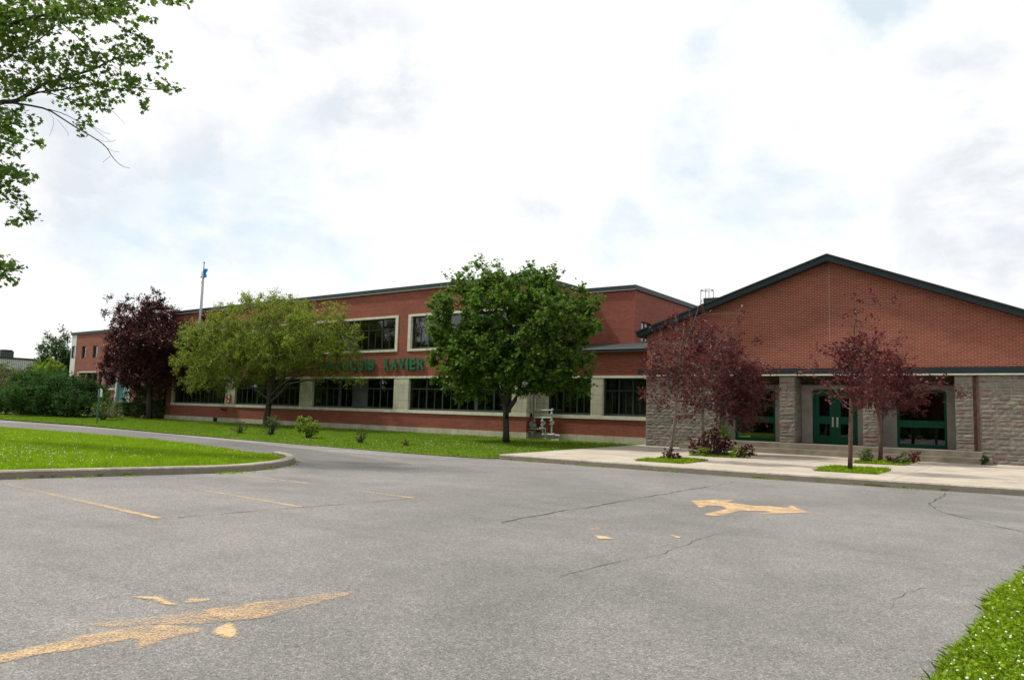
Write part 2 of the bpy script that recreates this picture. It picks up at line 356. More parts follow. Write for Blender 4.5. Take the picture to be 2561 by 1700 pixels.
# ------------------------------------------------------------------ sky and sun
SUN = Vector((-.96 * math.cos(math.radians(54)), -.27 * math.cos(math.radians(54)), math.sin(math.radians(54)))).normalized()
w = bpy.data.worlds.new('World'); S.world = w; w.use_nodes = True; nt = w.node_tree; nt.nodes.clear()
class WB(NB):
    def __init__(s, t): s.t = t
wb = WB(nt); wo = wb.n('ShaderNodeOutputWorld'); bg = wb.n('ShaderNodeBackground'); wb.l(bg.outputs[0], wo.inputs[0])
sky = wb.n('ShaderNodeTexSky'); sky.sky_type = 'NISHITA'; sky.sun_disc = False; sky.sun_elevation = math.radians(54); sky.sun_rotation = math.atan2(SUN.x, SUN.y)
tc = wb.n('ShaderNodeTexCoord'); dvec = tc.outputs['Generated']
SKYK = .11
skc = wb.mix(1., sky.outputs[0], (SKYK, SKYK, SKYK), 'MULTIPLY')
skc = wb.mix(.80, skc, (.84, .96, 1.03))            # thin veil over the blue
mp = wb.n('ShaderNodeMapping'); mp.inputs['Scale'].default_value = (1, 1, 1.9); wb.l(dvec, mp.inputs[0])
def blob(x, y, r):                                  # soft region round a bearing of the sky
    d = ray(x, y).normalized()
    dn = wb.n('ShaderNodeVectorMath'); dn.operation = 'DISTANCE'
    wz = wb.n('ShaderNodeVectorMath'); wz.operation = 'MULTIPLY_ADD'
    wz.inputs[1].default_value = (.30, .30, .30); wb.l(dist_noise, wz.inputs[0]); wb.l(dvec, wz.inputs[2])
    wb.l(wz.outputs[0], dn.inputs[0]); dn.inputs[1].default_value = (d.x + .15, d.y + .15, d.z + .15)
    return wb.ramp(wb.math('DIVIDE', dn.outputs['Value'], r), [(.30, (1, 1, 1)), (.62, (.55, .55, .55)), (.95, (0, 0, 0))])
dnz = wb.n('ShaderNodeTexNoise'); dnz.inputs['Scale'].default_value = 4.5; dnz.inputs['Detail'].default_value = 6; dnz.inputs['Roughness'].default_value = .6; wb.l(dvec, dnz.inputs['Vector']); dist_noise = dnz.outputs['Color']
n1 = wb.noise(mp.outputs[0], 2.6, 9, .58, .35); n2 = wb.noise(mp.outputs[0], 6.0, 8, .6, .2)
grey = None
for (x, y, r) in [(860, 200, .15), (900, 280, .12), (420, 420, .13), (150, 480, .11), (300, 450, .12), (640, 150, .09), (2500, 480, .15), (2420, 220, .10), (1330, 540, .07), (60, 610, .06), (2520, 680, .13), (60, 350, .08)]:
    g_ = blob(x, y, r); grey = g_ if grey is None else wb.math('MAXIMUM', grey, g_)
blue = None
for (x, y, r) in [(2280, 10, .12), (1850, 30, .10), (1750, 440, .13), (1900, 480, .14), (700, 500, .14), (250, 560, .12), (2030, 520, .09), (1600, 620, .10), (450, 540, .12), (900, 520, .1), (2080, 560, .07), (2150, 30, .08)]:
    g_ = blob(x, y, r); blue = g_ if blue is None else wb.math('MAXIMUM', blue, g_)
gfac = wb.math('MULTIPLY', wb.math('MULTIPLY', grey, .95), wb.ramp(n2, [(.36, (.10,) * 3), (.56, (1,) * 3)]))
gfac = wb.math('MAXIMUM', gfac, wb.math('MULTIPLY', wb.ramp(n1, [(.58, (0,) * 3), (.78, (1,) * 3)]), .04))
bfac = wb.math('MULTIPLY', blue, wb.ramp(n1, [(.42, (1,) * 3), (.58, (.05,) * 3)]))
cloud = wb.mix(gfac, (1.13, 1.13, 1.13), (.79, .835, .895))
fullc = wb.mix(wb.math('MULTIPLY', bfac, .95), cloud, skc)
wb.l(fullc, bg.inputs[0]); bg.inputs[1].default_value = 1.0
sl = bpy.data.lights.new('sun', 'SUN'); sl.energy = 4.2; sl.angle = math.radians(3.5); sl.color = (1, .94, .84)
so = bpy.data.objects.new('sun', sl); COL.objects.link(so); so.rotation_euler = SUN.to_track_quat('Z', 'Y').to_euler(); so.location = (0, 0, 60)
S.view_settings.view_transform = 'Standard'; S.view_settings.look = 'None'; S.view_settings.exposure = 0.0; S.view_settings.gamma = 1
# ------------------------------------------------------------------ ground
W0 = frame((0, 0), 0)
def sheet(name, pts, mat, label=None):
    mb = MB(); mb.add(pts, [tuple(range(len(pts)))]); o = mb.obj(name, mat); tag(o, kind='structure'); return o
def zl(Y): return .02 + max(0, min(1, (Y - 19.3) / 11.7)) * .18
mb = MB(); mb.add([(-900, -700, -.04), (900, -700, -.04), (900, 1200, -.04), (-900, 1200, -.04)], [(0, 1, 2, 3)]); tag(mb.obj('ground', M['lawn']), kind='structure')
sheet('parking_lot', [(-95, -30, 0), (30, -30, 0), (30, 21, 0), (-95, 21.9, 0)], M['asphalt'])
front = [G(x, y) for x, y in [(0, 1050), (210, 1065), (419, 1084), (620, 1101), (800, 1116), (960, 1129), (1100, 1140)]]
front = [Vector((-98, 21.8, 0))] + front + [Vector((-14.45, 19.55, 0))]
mb = MB(); rows = 12; vs = []; fs = []
xs = [p.x for p in front]
for j in range(rows + 1):
    for p in front:
        back = Vector((p.x if p.x < -16 else -15.1 + (p.x + 14.45) * 1.0, 33.2, 0)); q = p.lerp(back, j / rows); vs.append((q.x, q.y, zl(q.y)))
n = len(front)
for j in range(rows):
    for i in range(n - 1): fs.append((j * n + i, j * n + i + 1, (j + 1) * n + i + 1, (j + 1) * n + i))
mb.add(vs, fs); tag(mb.obj('front_lawn', M['lawn']), kind='structure')
mb = MB(); mb.add([(-98, 33.1, .19), (-55, 33.1, .19), (-55, 70, .19), (-98, 70, .19)], [(0, 1, 2, 3)]); tag(mb.obj('side_lawn', M['lawn']), kind='structure')
# island lawn with its kerb
def kerb(name, line, w, z0, z1, closed_fill=None):
    mb = MB(); inner = []; n = len(line)
    for i, p in enumerate(line):
        d = (line[min(i + 1, n - 1)] - line[max(i - 1, 0)]).normalized(); nn = Vector((-d.y, d.x, 0)); inner.append(p + nn * w)
    vs = []
    for a, b in zip(line, inner):
        j = random.uniform(-.008, .008); bev = .03
        nn = (b - a).normalized()
        vs += [(a.x, a.y, z0 - .05), (a.x + nn.x * .02, a.y + nn.y * .02, z1 - bev + j), (a.x + nn.x * (.02 + bev), a.y + nn.y * (.02 + bev), z1 + j), (b.x, b.y, z1), (b.x, b.y, z0 - .05)]
    fs = [(i * 5 + k, (i + 1) * 5 + k, (i + 1) * 5 + k + 1, i * 5 + k + 1) for i in range(n - 1) for k in range(4)]
    fs += [(0, 1, 2, 3, 4), tuple((n - 1) * 5 + k for k in (4, 3, 2, 1, 0))]
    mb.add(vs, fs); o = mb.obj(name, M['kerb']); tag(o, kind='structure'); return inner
def dense(pts, step):
    out = []
    for a, b in zip(pts[:-1], pts[1:]):
        k = max(1, int((b - a).length / step)); out += [a.lerp(b, i / k) for i in range(k)]
    return out + [pts[-1]]
def smoothline(pts, it=2):
    for _ in range(it):
        q = [pts[0]]
        for a, b in zip(pts[:-1], pts[1:]): q += [a.lerp(b, .25), a.lerp(b, .75)]
        pts = q + [pts[-1]]
    return pts
isl = [Vector((-17.6, -12, 0)), Vector((-16.8, 0, 0)), Vector((-15.8, 5.8, 0)), G(326, 1189), G(582, 1182), G(690, 1171), G(735, 1161), G(740, 1151), G(700, 1142)]
isl_s = smoothline(isl, 2); isl_d = dense(isl_s, .6)
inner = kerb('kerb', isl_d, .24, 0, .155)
backe = [G(x, y, .05) for x, y in [(605, 1128), (326, 1091), (150, 1078), (0, 1067)]]
ring = inner + [Vector((p.x, p.y, 0)) for p in backe] + [Vector((-70, 15.2, 0)), Vector((-70, -12, 0))]
def isl_z(x, y):
    return .14 if y < 11 else .14 - min(1, (y - 11) / 3.) * .09
mb = MB(); mb.add([(p.x, p.y, isl_z(p.x, p.y)) for p in ring], [tuple(range(len(ring)))]); o = mb.obj('island_lawn', M['lawn']); tag(o, kind='structure')
# plaza
kl = [Vector((-14.25, 19.6, 0)), Vector((-9.5, 19.5, 0)), Vector((-5.07, 19.6, 0)), Vector((-.5, 20.15, 0)), Vector((6, 20.9, 0)), Vector((20, 22.4, 0))]
kl_d = dense(smoothline(kl, 1), .6)
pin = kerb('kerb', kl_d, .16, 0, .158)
PZ = lambda Y: .158 + max(0, (Y - 19.8)) * .0038
mb = MB(); n = len(pin); vs = [(p.x, p.y, .157) for p in pin] + [(min(p.x, 20) if i else -15.1, 32.6, PZ(32.6)) for i, p in enumerate(pin)]
vs[n] = (-15.1, 32.6, PZ(32.6))
mb.add(vs, [(i, i + 1, n + i + 1, n + i) for i in range(n - 1)])
mb.add([pin[0] + Vector((0, 0, .157)), (-15.1, 32.6, PZ(32.6)), (-15.1, 32.6, -.05), (pin[0].x, pin[0].y, -.05)], [(0, 1, 2, 3)])
tag(mb.obj('pavement', M['slab']), kind='structure')
# verge at the right edge
edge = [Vector((-1.15, 2.2, 0)), Vector((-.95, 3.6, 0))] + [G(*p) for p in [(2309, 1700), (2360, 1636), (2412, 1573), (2462, 1484), (2500, 1462), (2561, 1419)]] + [Vector((.4, 11.6, 0)), Vector((1.6, 13.2, 0)), Vector((4, 14, 0)), Vector((18, 14.5, 0)), Vector((18, 2.2, 0))]
edge = [p + Vector((.06, 0, 0)) for p in edge]; edge_s = dense(edge[:-2], .22)
edge_s = [p + Vector((random.uniform(-.035, .035), random.uniform(-.035, .035), 0)) for p in edge_s] + edge[-2:]
mb = MB(); mb.add([(p.x, p.y, .008) for p in edge_s], [tuple(range(len(edge_s)))]); o = mb.obj('verge_lawn', M['soil']); tag(o, kind='structure')
# darker strip and lighter drive
dk = [(0, 1056), (326, 1078), (605, 1106), (800, 1128), (1030, 1161), (900, 1160), (780, 1152), (700, 1141), (605, 1129), (326, 1092), (0, 1068)]
sheet('driveway_edge_strip', [G(*p) + Vector((0, 0, .004)) for p in dk], M['asphalt_dark'])
dl = [(0, 1048), (419, 1082), (800, 1114), (1100, 1138), (1160, 1146), (1100, 1150), (1000, 1143), (800, 1127.4), (605, 1105.4), (326, 1077.4), (0, 1055.4)]
sheet('driveway', [G(*p) + Vector((0, 0, .004)) for p in dl], M['asphalt_light'])
# painted lines and arrows
def paint(name, pix, wear, srcf=lambda p: p, h=.006, cell=.03):
    """a worn patch of road paint: a fine sheet whose wear grows towards its ragged rim"""
    P = np.array([tuple(G(*srcf(p)))[:2] for p in pix]); lo, hi = P.min(0) - .08, P.max(0) + .08
    nx, ny = [int((b - a) / cell) + 2 for a, b in zip(lo, hi)]
    gx, gy = np.meshgrid(lo[0] + np.arange(nx) * cell, lo[1] + np.arange(ny) * cell); x, y = gx.ravel(), gy.ravel()
    d = np.full(len(x), 9.); ins = np.zeros(len(x), bool)
    for k in range(len(P)):
        a, b = P[k], P[(k + 1) % len(P)]; e = b - a; t = np.clip(((x - a[0]) * e[0] + (y - a[1]) * e[1]) / (e @ e + 1e-12), 0, 1)
        d = np.minimum(d, np.hypot(x - a[0] - t * e[0], y - a[1] - t * e[1]))
        c = ((a[1] > y) != (b[1] > y)) & (x < e[0] * (y - a[1]) / (e[1] + 1e-12) + a[0]); ins ^= c
    sd = np.where(ins, d, -d); w_ = wear + np.clip((.025 - sd) / .07, 0, 1) * .38
    keep = sd > -.06; me_v = []; idx = -np.ones(len(x), int); fs = []; ws = []
    for jy in range(ny - 1):
        for ix in range(nx - 1):
            q = [jy * nx + ix, jy * nx + ix + 1, (jy + 1) * nx + ix + 1, (jy + 1) * nx + ix]
            if all(keep[k] for k in q):
                for k in q:
                    if idx[k] < 0: idx[k] = len(me_v); me_v.append((x[k], y[k], h)); ws.append(w_[k])
                fs.append(tuple(idx[k] for k in q))
    if not fs: return
    me = bpy.data.meshes.new(name); me.from_pydata(me_v, [], fs); me.materials.append(M['paint']); o = bpy.data.objects.new(name, me); COL.objects.link(o)
    at = me.attributes.new('wear', 'FLOAT', 'POINT'); at.data.foreach_set('value', ws); tag(o, kind='structure'); return o
def stripe(p, q, wear, w=.10):
    a, b = G(*p), G(*q); d = (b - a).normalized(); n = Vector((-d.y, d.x, 0)) * w / 2
    mb = MB(); mb.add([a + n, b + n, b - n, a - n], [(0, 1, 2, 3)]); mb.v = [(x, y, .006) for x, y, z in mb.v]
    o = mb.obj('parking_line', M['paint']); at = o.data.attributes.new('wear', 'FLOAT', 'POINT'); at.data.foreach_set('value', [wear[0], wear[1], wear[1], wear[0]]); tag(o, kind='structure')
stripe((0, 1208), (396, 1296), (.16, .0)); stripe((405, 1208), (750, 1268), (.18, .03)); stripe((596, 1188), (768, 1208.6), (.1, .05)); stripe((820, 1217), (1036, 1246), (.18, .03)); stripe((310, 1192), (345, 1196), (.2, .2))
k2 = lambda p: (1450 + p[0] / 3.634, 1230 + p[1] / 3.634)
paint('painted_arrow', [(1005, 78), (1430, 70), (1340, 95), (1500, 112), (1560, 125), (1720, 130), (1880, 145), (1920, 118), (2080, 188), (1610, 203), (1740, 180), (1470, 170), (1290, 215), (1220, 222), (1115, 205), (1330, 155), (1290, 130), (1170, 125), (1090, 150)], .0, k2)
k1 = lambda p: (200 + p[0] / 3.28, 1440 + p[1] / 3.28)
paint('painted_arrow', [(2310, 122), (1900, 155), (1650, 195), (1450, 215), (1100, 262), (600, 330), (450, 345), (40, 398), (60, 410), (250, 425), (500, 408), (1000, 400), (1250, 375), (1500, 350), (1700, 300), (1900, 240), (2150, 180)], .09, k1)
paint('painted_arrow', [(-1000, 715), (-1000, 800), (-656, 725), (-350, 650), (0, 605), (250, 550), (460, 515), (450, 570), (480, 605), (800, 500), (1010, 455), (1000, 425), (840, 405), (600, 395), (400, 425), (0, 490), (-300, 560), (-656, 645)], .05, k1, .0045)
paint('painted_arrow', [(1100, 440), (1180, 400), (1240, 395), (1290, 460), (1265, 515), (1200, 510), (1110, 470)], -.08, k1)
paint('painted_arrow', [(395, 172), (670, 172), (700, 205), (800, 240), (690, 235), (600, 195)], -.06, k1)
paint('painted_arrow', [(820, 225), (900, 185), (1090, 190), (1050, 210), (900, 225)], .05, k1)
paint('painted_arrow', [(60, 300), (190, 315), (200, 350), (60, 345)], .12, k2); paint('painted_arrow', [(145, 395), (250, 410), (310, 428), (170, 425)], -.1, k2); paint('painted_arrow', [(840, 398), (915, 412), (880, 422)], -.12, k2); paint('painted_arrow', [(660, 405), (840, 405), (830, 430), (670, 430)], .16, k2)
def crack(pix, w0=.018, jit=.035):
    pts = dense([G(*p) for p in pix], .16)
    mb = MB(); L = []; R = []
    off = 0
    for i, p in enumerate(pts):
        d = (pts[min(i + 1, len(pts) - 1)] - pts[max(i - 1, 0)]).normalized(); n = Vector((-d.y, d.x, 0))
        off = off * .8 + random.uniform(-jit, jit); ww = w0 * random.uniform(.05, .8)
        q = p + n * off; L.append(q + n * ww / 2); R.append(q - n * ww / 2)
    k = len(pts); mb.add([(p.x, p.y, .005) for p in L + R], [(i, i + 1, k + i + 1, k + i) for i in range(k - 1)])
    o = mb.obj('pavement_crack', M['crack']); tag(o, kind='structure')
crack([(442, 1294), (652, 1277), (754, 1267), (885, 1258), (1038, 1245)], .03)
crack([(1250, 1307), (1400, 1280), (1567, 1251), (1646, 1236), (1832, 1205)], .045)
crack([(1400, 1445), (1528, 1410), (1636, 1386), (1769, 1337), (1823, 1322)], .014)
crack([(2366, 1232), (2329, 1253), (2336, 1273), (2363, 1283), (2440, 1303), (2561, 1331)], .045, .05)
crack([(1882, 1226), (2108, 1246), (2330, 1266), (2561, 1288)], .014)
crack([(1567, 1184), (1842, 1205), (1940, 1213)], .016); crack([(1010, 1172), (1120, 1164), (1300, 1160)], .02); crack([(850, 1200), (1100, 1185), (1350, 1178)], .014)
crack([(2190, 1532), (2300, 1470), (2450, 1462)], .010)
# ------------------------------------------------------------------ the school
school = thing('school_building', (-25, 31, .2), 'long red brick school with a two storey wing, green letters and a gabled entrance hall', 'school')
FM = frame((-21.06, 31.16), -2)
UL = -34.07; ZT = 8.42; ZC = 8.17
mb = MB(); D_ = 20.0
lowW = [(-33.02, -26.15), (-24.99, -17.85), (-16.61, -9.36), (-8.19, -.93)]
upW = [(-33.6, -26.0), (-25.2, -17.6), (-16.81, -9.21), (-8.41, -.81)]
LZ0, LZ1 = 1.45, 3.21
UZ0, UZ1 = 4.72, 6.81
holes = [(a, b, LZ0, LZ1) for a, b in lowW] + [(a, b, UZ0, UZ1) for a, b in upW]
low_band = (-33.28, 0)
# brick body: apron, and everything above the window band
wall(mb, FM, UL, 0, 0, .3, .51, 1.28)
wall(mb, FM, UL, low_band[0], 0, .3, 1.28, 3.32)
wall(mb, FM, UL, 0, 0, .3, 3.32, ZC, [(a, b, UZ0, UZ1) for a, b in upW])
mb.box(FM, -.3, 0, .3, D_, .51, 1.28); mb.box(FM, -.3, 0, .3, D_, 3.32, ZC); mb.box(FM, UL, UL + .3, .3, D_, .2, ZC); mb.box(FM, UL, 0, D_, D_ + .3, .2, ZC)
mb.obj('wall', M['brick'], school)
mb = MB(); wall(mb, FM, UL - .02, .02, -.025, .28, .0, .51); mb.box(FM, -.28, .02, .28, D_, 0, .51)
mb.obj('footing', M['footing'], school)
for a, b in [(-33.28, -33.02), (-26.15, -24.99), (-17.85, -16.61), (-9.36, -8.19), (-.93, .0)]:
    mb = MB(); mb.box(FM, a, b, -.02, .3, 1.45, 3.21)
    if b == 0: mb.box(FM, -.3, 0, .3, .62, 1.45, 3.21)
    mb.obj('pier', M['cream'], school)
mb = MB(); mb.box(FM, -33.28, .02, -.05, .3, 1.28, 1.45); mb.box(FM, -33.28, .02, -.035, .3, 3.21, 3.32); mb.obj('stone_course', M['trim'], school)
mb = MB()
mb.box(FM, UL - .1, .1, -.10, .35, ZC, ZT); mb.box(FM, -.25, .1, .35, 5.2, ZC, ZT); mb.box(FM, UL - .1, UL + .25, .35, D_, ZC, ZT)
mb.obj('parapet_cap', M['cap'], school)
mb = MB(); mb.box(FM, UL - .1, .12, -.115, -.102, ZC - .015, ZC + .02); mb.obj('drip_edge', M['capedge'], school)
mb = MB(); mb.box(FM, UL + .3, -.3, .3, D_, ZC - .35, ZC - .15); mb.obj('roof', M['membrane'], school)
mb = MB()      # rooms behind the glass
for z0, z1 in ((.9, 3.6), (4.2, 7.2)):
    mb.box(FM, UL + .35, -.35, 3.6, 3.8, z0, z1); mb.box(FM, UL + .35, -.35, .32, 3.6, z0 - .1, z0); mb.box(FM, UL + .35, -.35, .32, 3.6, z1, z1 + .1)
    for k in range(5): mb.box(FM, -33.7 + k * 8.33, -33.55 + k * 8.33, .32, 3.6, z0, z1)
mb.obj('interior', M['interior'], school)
def window(fr, parent, u0, u1, z0, z1, v=.14, bays=6, transom=None, panel=(), posts=(), surround=None, curt=.5, fmat='frame', sub=True, fw=.07, seed=1):
    rr = random.Random(seed)
    mb = MB(); d = .09
    mb.box(fr, u0, u1, v, v + d, z1 - fw, z1); mb.box(fr, u0, u1, v, v + d, z0, z0 + fw + .03)
    mb.box(fr, u0, u0 + fw, v, v + d, z0 + fw + .03, z1 - fw); mb.box(fr, u1 - fw, u1, v, v + d, z0 + fw + .03, z1 - fw)
    bw = (u1 - u0 - 2 * fw) / bays
    if transom:
        mb.box(fr, u0 + fw, u1 - fw, v + .008, v + d - .008, transom - .03, transom + .03)
    for i in range(1, bays):
        u = u0 + fw + bw * i; h = .11 if i in posts else .035
        mb.box(fr, u - h, u + h, v + .004, v + d - .004, z0 + fw + .03, z1 - fw)
    if sub and transom:
        for i in range(bays):
            if i in panel: continue
            u = u0 + fw + bw * (i + .5); mb.box(fr, u - .018, u + .018, v + .02, v + d - .02, z0 + fw + .03, transom - .03)
    win = mb.obj('window', M[fmat], parent)
    for i in range(bays):
        mb = MB(); g = MB()
        a, b = u0 + fw + bw * i, u0 + fw + bw * (i + 1)
        if i in panel: mb.box(fr, a + .03, b - .03, v + .02, v + .06, z0 + fw + .03, z1 - fw)
        else: g.box(fr, a + .01, b - .01, v + .04, v + .046, z0 + fw, z1 - fw)
        if mb.v: mb.obj('panel', M['panel'], win)
        if g.v: g.obj('pane', M['glass'], win)
    if curt > 0:
        u = u0 + .1
        while u < u1 - .5:
            mb = MB()
            wd = rr.uniform(.3, 1.3)
            if rr.random() < curt:
                wd = min(wd, u1 - .1 - u); n = max(4, int(wd / .035)); vs = []
                for k in range(n + 1):
                    q = .28 + .035 * math.sin(k * 2.1) + v; vs += [fr(u + wd * k / n, q, z0 - .1), fr(u + wd * k / n, q, z1 + .02)]
                mb.add(vs, [(2 * k, 2 * k + 2, 2 * k + 3, 2 * k + 1) for k in range(n)])
            if mb.v: mb.obj('curtain', M['curtain'], win)
            u += wd + rr.uniform(.05, .9)
    if surround:
        sw, sh = surround; mb = MB()
        mb.box(fr, u0, u1, -.04, .14, z1, z1 + sh); mb.box(fr, u0, u1, -.05, .14, z0 - sh, z0)
        mb.box(fr, u0 - sw, u0, -.035, .14, z0 - sh, z1 + sh); mb.box(fr, u1, u1 + sw, -.035, .14, z0 - sh, z1 + sh)
        mb.obj('window_surround', M['trim'], win)
    return win
for i, (a, b) in enumerate(lowW):
    window(FM, school, a, b, LZ0 + .001, LZ1 - .001, transom=2.62, bays=6, posts=((), (3,), (2, 4), (4,))[i], panel=((), (), (3,), ())[i], curt=(.5, .4, .35, .75)[i], seed=i + 2)
for i, (a, b) in enumerate(upW):
    window(FM, school, a + .21, b - .21, UZ0 + .13, UZ1 - .13, transom=6.05, bays=6, posts=((), (3,), (3,), (4,))[i], panel=((), (), (2,), ())[i], surround=(.208, .128), curt=.3, seed=i + 12)
# green letters
fc = bpy.data.curves.new('glyph', 'FONT'); fc.extrude = .5; fc.offset = .035
tmp = bpy.data.objects.new('glyph', fc); COL.objects.link(tmp)
def glyph(ch):
    fc.body = ch; bpy.context.view_layer.update()
    me = bpy.data.meshes.new_from_object(tmp.evaluated_get(bpy.context.evaluated_depsgraph_get()))
    vs = [v.co.copy() for v in me.vertices]; fs = [tuple(p.vertices) for p in me.polygons]; bpy.data.meshes.remove(me)
    x0, x1 = min(v.x for v in vs), max(v.x for v in vs); y0, y1 = min(v.y for v in vs), max(v.y for v in vs)
    return [((v.x - x0) / (x1 - x0), (v.y - y0) / (y1 - y0), v.z) for v in vs], fs
for ch, cx, wd in [('F', 270, 75), ('R', 375, 90), ('A', 497, 100), ('N', 618, 95), ('C', 745, 95), ('O', 872, 105), ('I', 968, 30), ('S', 1058, 95), ('X', 1317, 92), ('A', 1457, 105), ('V', 1583, 110), ('I', 1684, 28), ('E', 1772, 95), ('R', 1915, 110)]:
    ua = U(FM, 780 + (cx - wd / 2) / 6.947, 912)[0]; ub = U(FM, 780 + (cx + wd / 2) / 6.947, 912)[0]
    vs, fs = glyph(ch); mb = MB(); mb.add([FM(ua + x * (ub - ua), -.09 + z * .07, 3.67 + y * .66) for x, y, z in vs], fs)
    mb.obj('letter', M['letter'], school)
bpy.data.objects.remove(tmp)
# small fittings of the two storey wing
mb = MB(); a = U(FM, 535, 1050)[0]; b_ = U(FM, 543, 1050)[0]; mb.box(FM, a, b_, -.05, -.03, .25, .48); mb.box(FM, a - .05, b_ + .05, -.04, -.028, .22, .5); mb.obj('vent', M['black'], school)
u = U(FM, 558, 1021)[0]; mb = MB(); mb.box(FM, u - .15, u + .15, -.12, 0, 1.08, 1.16); mb.box(FM, u + .15, u + .45, -.22, -.02, 1.06, 1.12); mb.obj('wall_lamp', M['black'], school)
# section between the wing and the entrance hall
YS = 31.72; FS = frame((-21.06, YS), 0); XS1 = -14.5 + 21.06
w5 = (PY(1369, 1000, YS).x + 21.06, PY(1477.6, 1000, YS).x + 21.06); w6 = (PY(1507, 1000, YS).x + 21.06, PY(1619, 1000, YS).x + 21.06)
mb = MB(); wall(mb, FS, 0, XS1, 0, .3, .51, 1.28); wall(mb, FS, 0, XS1, 0, .3, 3.32, 4.52); mb.box(FS, XS1 - .3, XS1, .3, 14, .5, 5.0); mb.obj('wall', M['brick'], school)
mb = MB(); mb.box(FS, -.02, XS1, -.025, .28, 0, .51); mb.obj('footing', M['footing'], school)
for a, b in [(0, w5[0]), (w5[1], w6[0])] + ([(w6[1], XS1)] if w6[1] < XS1 else []):
    mb = MB(); mb.box(FS, a, b, -.02, .3, 1.45, 3.21); mb.obj('pier', M['cream'], school)
mb = MB(); mb.box(FS, 0, XS1, -.05, .3, 1.28, 1.45); mb.box(FS, 0, XS1, -.035, .3, 3.21, 3.32); mb.obj('stone_course', M['trim'], school)
for k, (a, b) in enumerate((w5, w6)): window(FS, school, a, b, 1.451, 3.209, transom=2.62, bays=3, curt=.8, seed=31 + k)
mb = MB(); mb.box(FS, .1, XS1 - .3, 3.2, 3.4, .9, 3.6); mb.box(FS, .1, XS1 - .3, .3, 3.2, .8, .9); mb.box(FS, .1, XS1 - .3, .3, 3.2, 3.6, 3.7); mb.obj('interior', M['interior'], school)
mb = MB()      # low sloping roof
zE = 4.56; zR = 5.32
mb.hexa([FS(.0, -.22, zE - .16), FS(XS1, -.22, zE - .16), FS(XS1, 4.7, zR - .16), FS(.0, 4.7, zR - .16), FS(.0, -.22, zE), FS(XS1, -.22, zE), FS(XS1, 4.7, zR), FS(.0, 4.7, zR)])
mb.box(FS, 3.3, XS1, 4.7, 16, zR - .2, zR + .02)
mb.obj('roof', M['membrane'], school)
mb = MB(); mb.box(FS, .0, XS1 - .35, -.235, -.222, zE - .012, zE + .02); mb.obj('drip_edge', M['capedge'], school)
# upper block set back behind
BX0, BX1, BY0 = -21.3, -17.85, 36.4
mb = MB(); FB = frame((BX0, BY0), 0); mb.box(FB, 0, BX1 - BX0, 0, .3, 4.6, ZC)
FR = frame((BX1, BY0), 90)
bwins = [(PX(1603.5, 830, BX1).y - BY0, PX(1619.5, 830, BX1).y - BY0)]
a0, a1 = bwins[0]; ztop = PX(1604, 803, BX1).z
wh = [(a0, a0 + 1.25, 5.42, ztop), (a0 + 1.75, a0 + 3.0, 5.42, ztop), (a0 + 5.0, a0 + 6.2, 5.42, ztop)]
wall(mb, FR, .3, 13, 0, .3, 4.6, ZC, wh)
mb.obj('wall', M['brick'], school)
for k, h in enumerate(wh): window(FR, school, h[0], h[1], h[2], h[3], v=.1, bays=2, curt=0, seed=50 + k)
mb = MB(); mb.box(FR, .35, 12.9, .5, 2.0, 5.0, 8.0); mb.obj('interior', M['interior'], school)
mb = MB(); mb.box(FB, .2, BX1 - BX0 + .1, -.10, .35, ZC, ZT); mb.box(FR, .35, 13.1, -.10, .3, ZC, ZT); mb.obj('parapet_cap', M['cap'], school)
mb = MB(); mb.box(FB, .2, BX1 - BX0 + .1, -.115, -.102, ZC - .015, ZC + .02); mb.obj('drip_edge', M['capedge'], school)
# ---- entrance hall
FG = frame((0, 31.0), 0)
RY = 30.6; PK = (-6.86, 7.95); SL, SR = .339, .401
def ridge(x, y=RY):
    return PK[1] - (SL * (PK[0] - x) if x < PK[0] else SR * (x - PK[0]))
XL, XR = -14.56, .75
mb = MB()      # gable wall of brick, above the band
ztl = ridge(XL) - .27; ztr = ridge(XR) - .27
poly = [FG(XL, 0, 3.52), FG(XR, 0, 3.52), FG(XR, 0, ztr), FG(PK[0], 0, PK[1] - .27), FG(XL, 0, ztl)]
mb.prism(poly, (0, .35, 0)); mb.box(FG, XL, XL + .35, .35, 28, 3.52, ztl - .02); mb.box(FG, XR - .35, XR, .35, 28, .2, ztr - .02)
mb.obj('gable_wall', M['brick_gable'], school)
mb = MB(); x = PY(2074, 800, 31).x; mb.box(FG, x - .006, x + .006, -.003, .01, 4.6, 7.5); mb.obj('control_joint', M['mortar'], school)
mb = MB()      # rake boards: upper dark strip and board
def rake(mb, dz0, dz1, y0, y1, ex=0):
    for xa, xb in ((-14.93 - ex, PK[0]), (PK[0], 1.2 + ex)):
        za, zb = ridge(xa), ridge(xb); sh = .06 if xa < PK[0] else 0
        mb.hexa([(xa + (.07 if dz0 < -.1 and xa < PK[0] else 0), y0, za + dz0), (xb, y0, zb + dz0), (xb, y1, zb + dz0), (xa + (.07 if dz0 < -.1 and xa < PK[0] else 0), y1, za + dz0), (xa, y0, za + dz1), (xb, y0, zb + dz1), (xb, y1, zb + dz1), (xa, y1, za + dz1)])
rake(mb, -.27, -.06, RY, RY + .05); mb.obj('rake_board', M['rake'], school)
mb = MB(); rake(mb, -.06, .0, RY - .05, RY + .06, .03); mb.obj('rake_trim', M['membrane'], school)
mb = MB(); rake(mb, -.262, -.03, RY + .05, 59.5); mb.obj('roof', M['membrane'], school)
mb = MB(); mb.box(FG, -14.95, 1.3, -.11, .3, 3.30, 3.525)
mb.obj('fascia_band', M['rake'], school)
mb = MB(); mb.box(FG, -14.35, 1.3, -.13, .3, 3.25, 3.298); mb.obj('drip_edge', M['trim'], school)
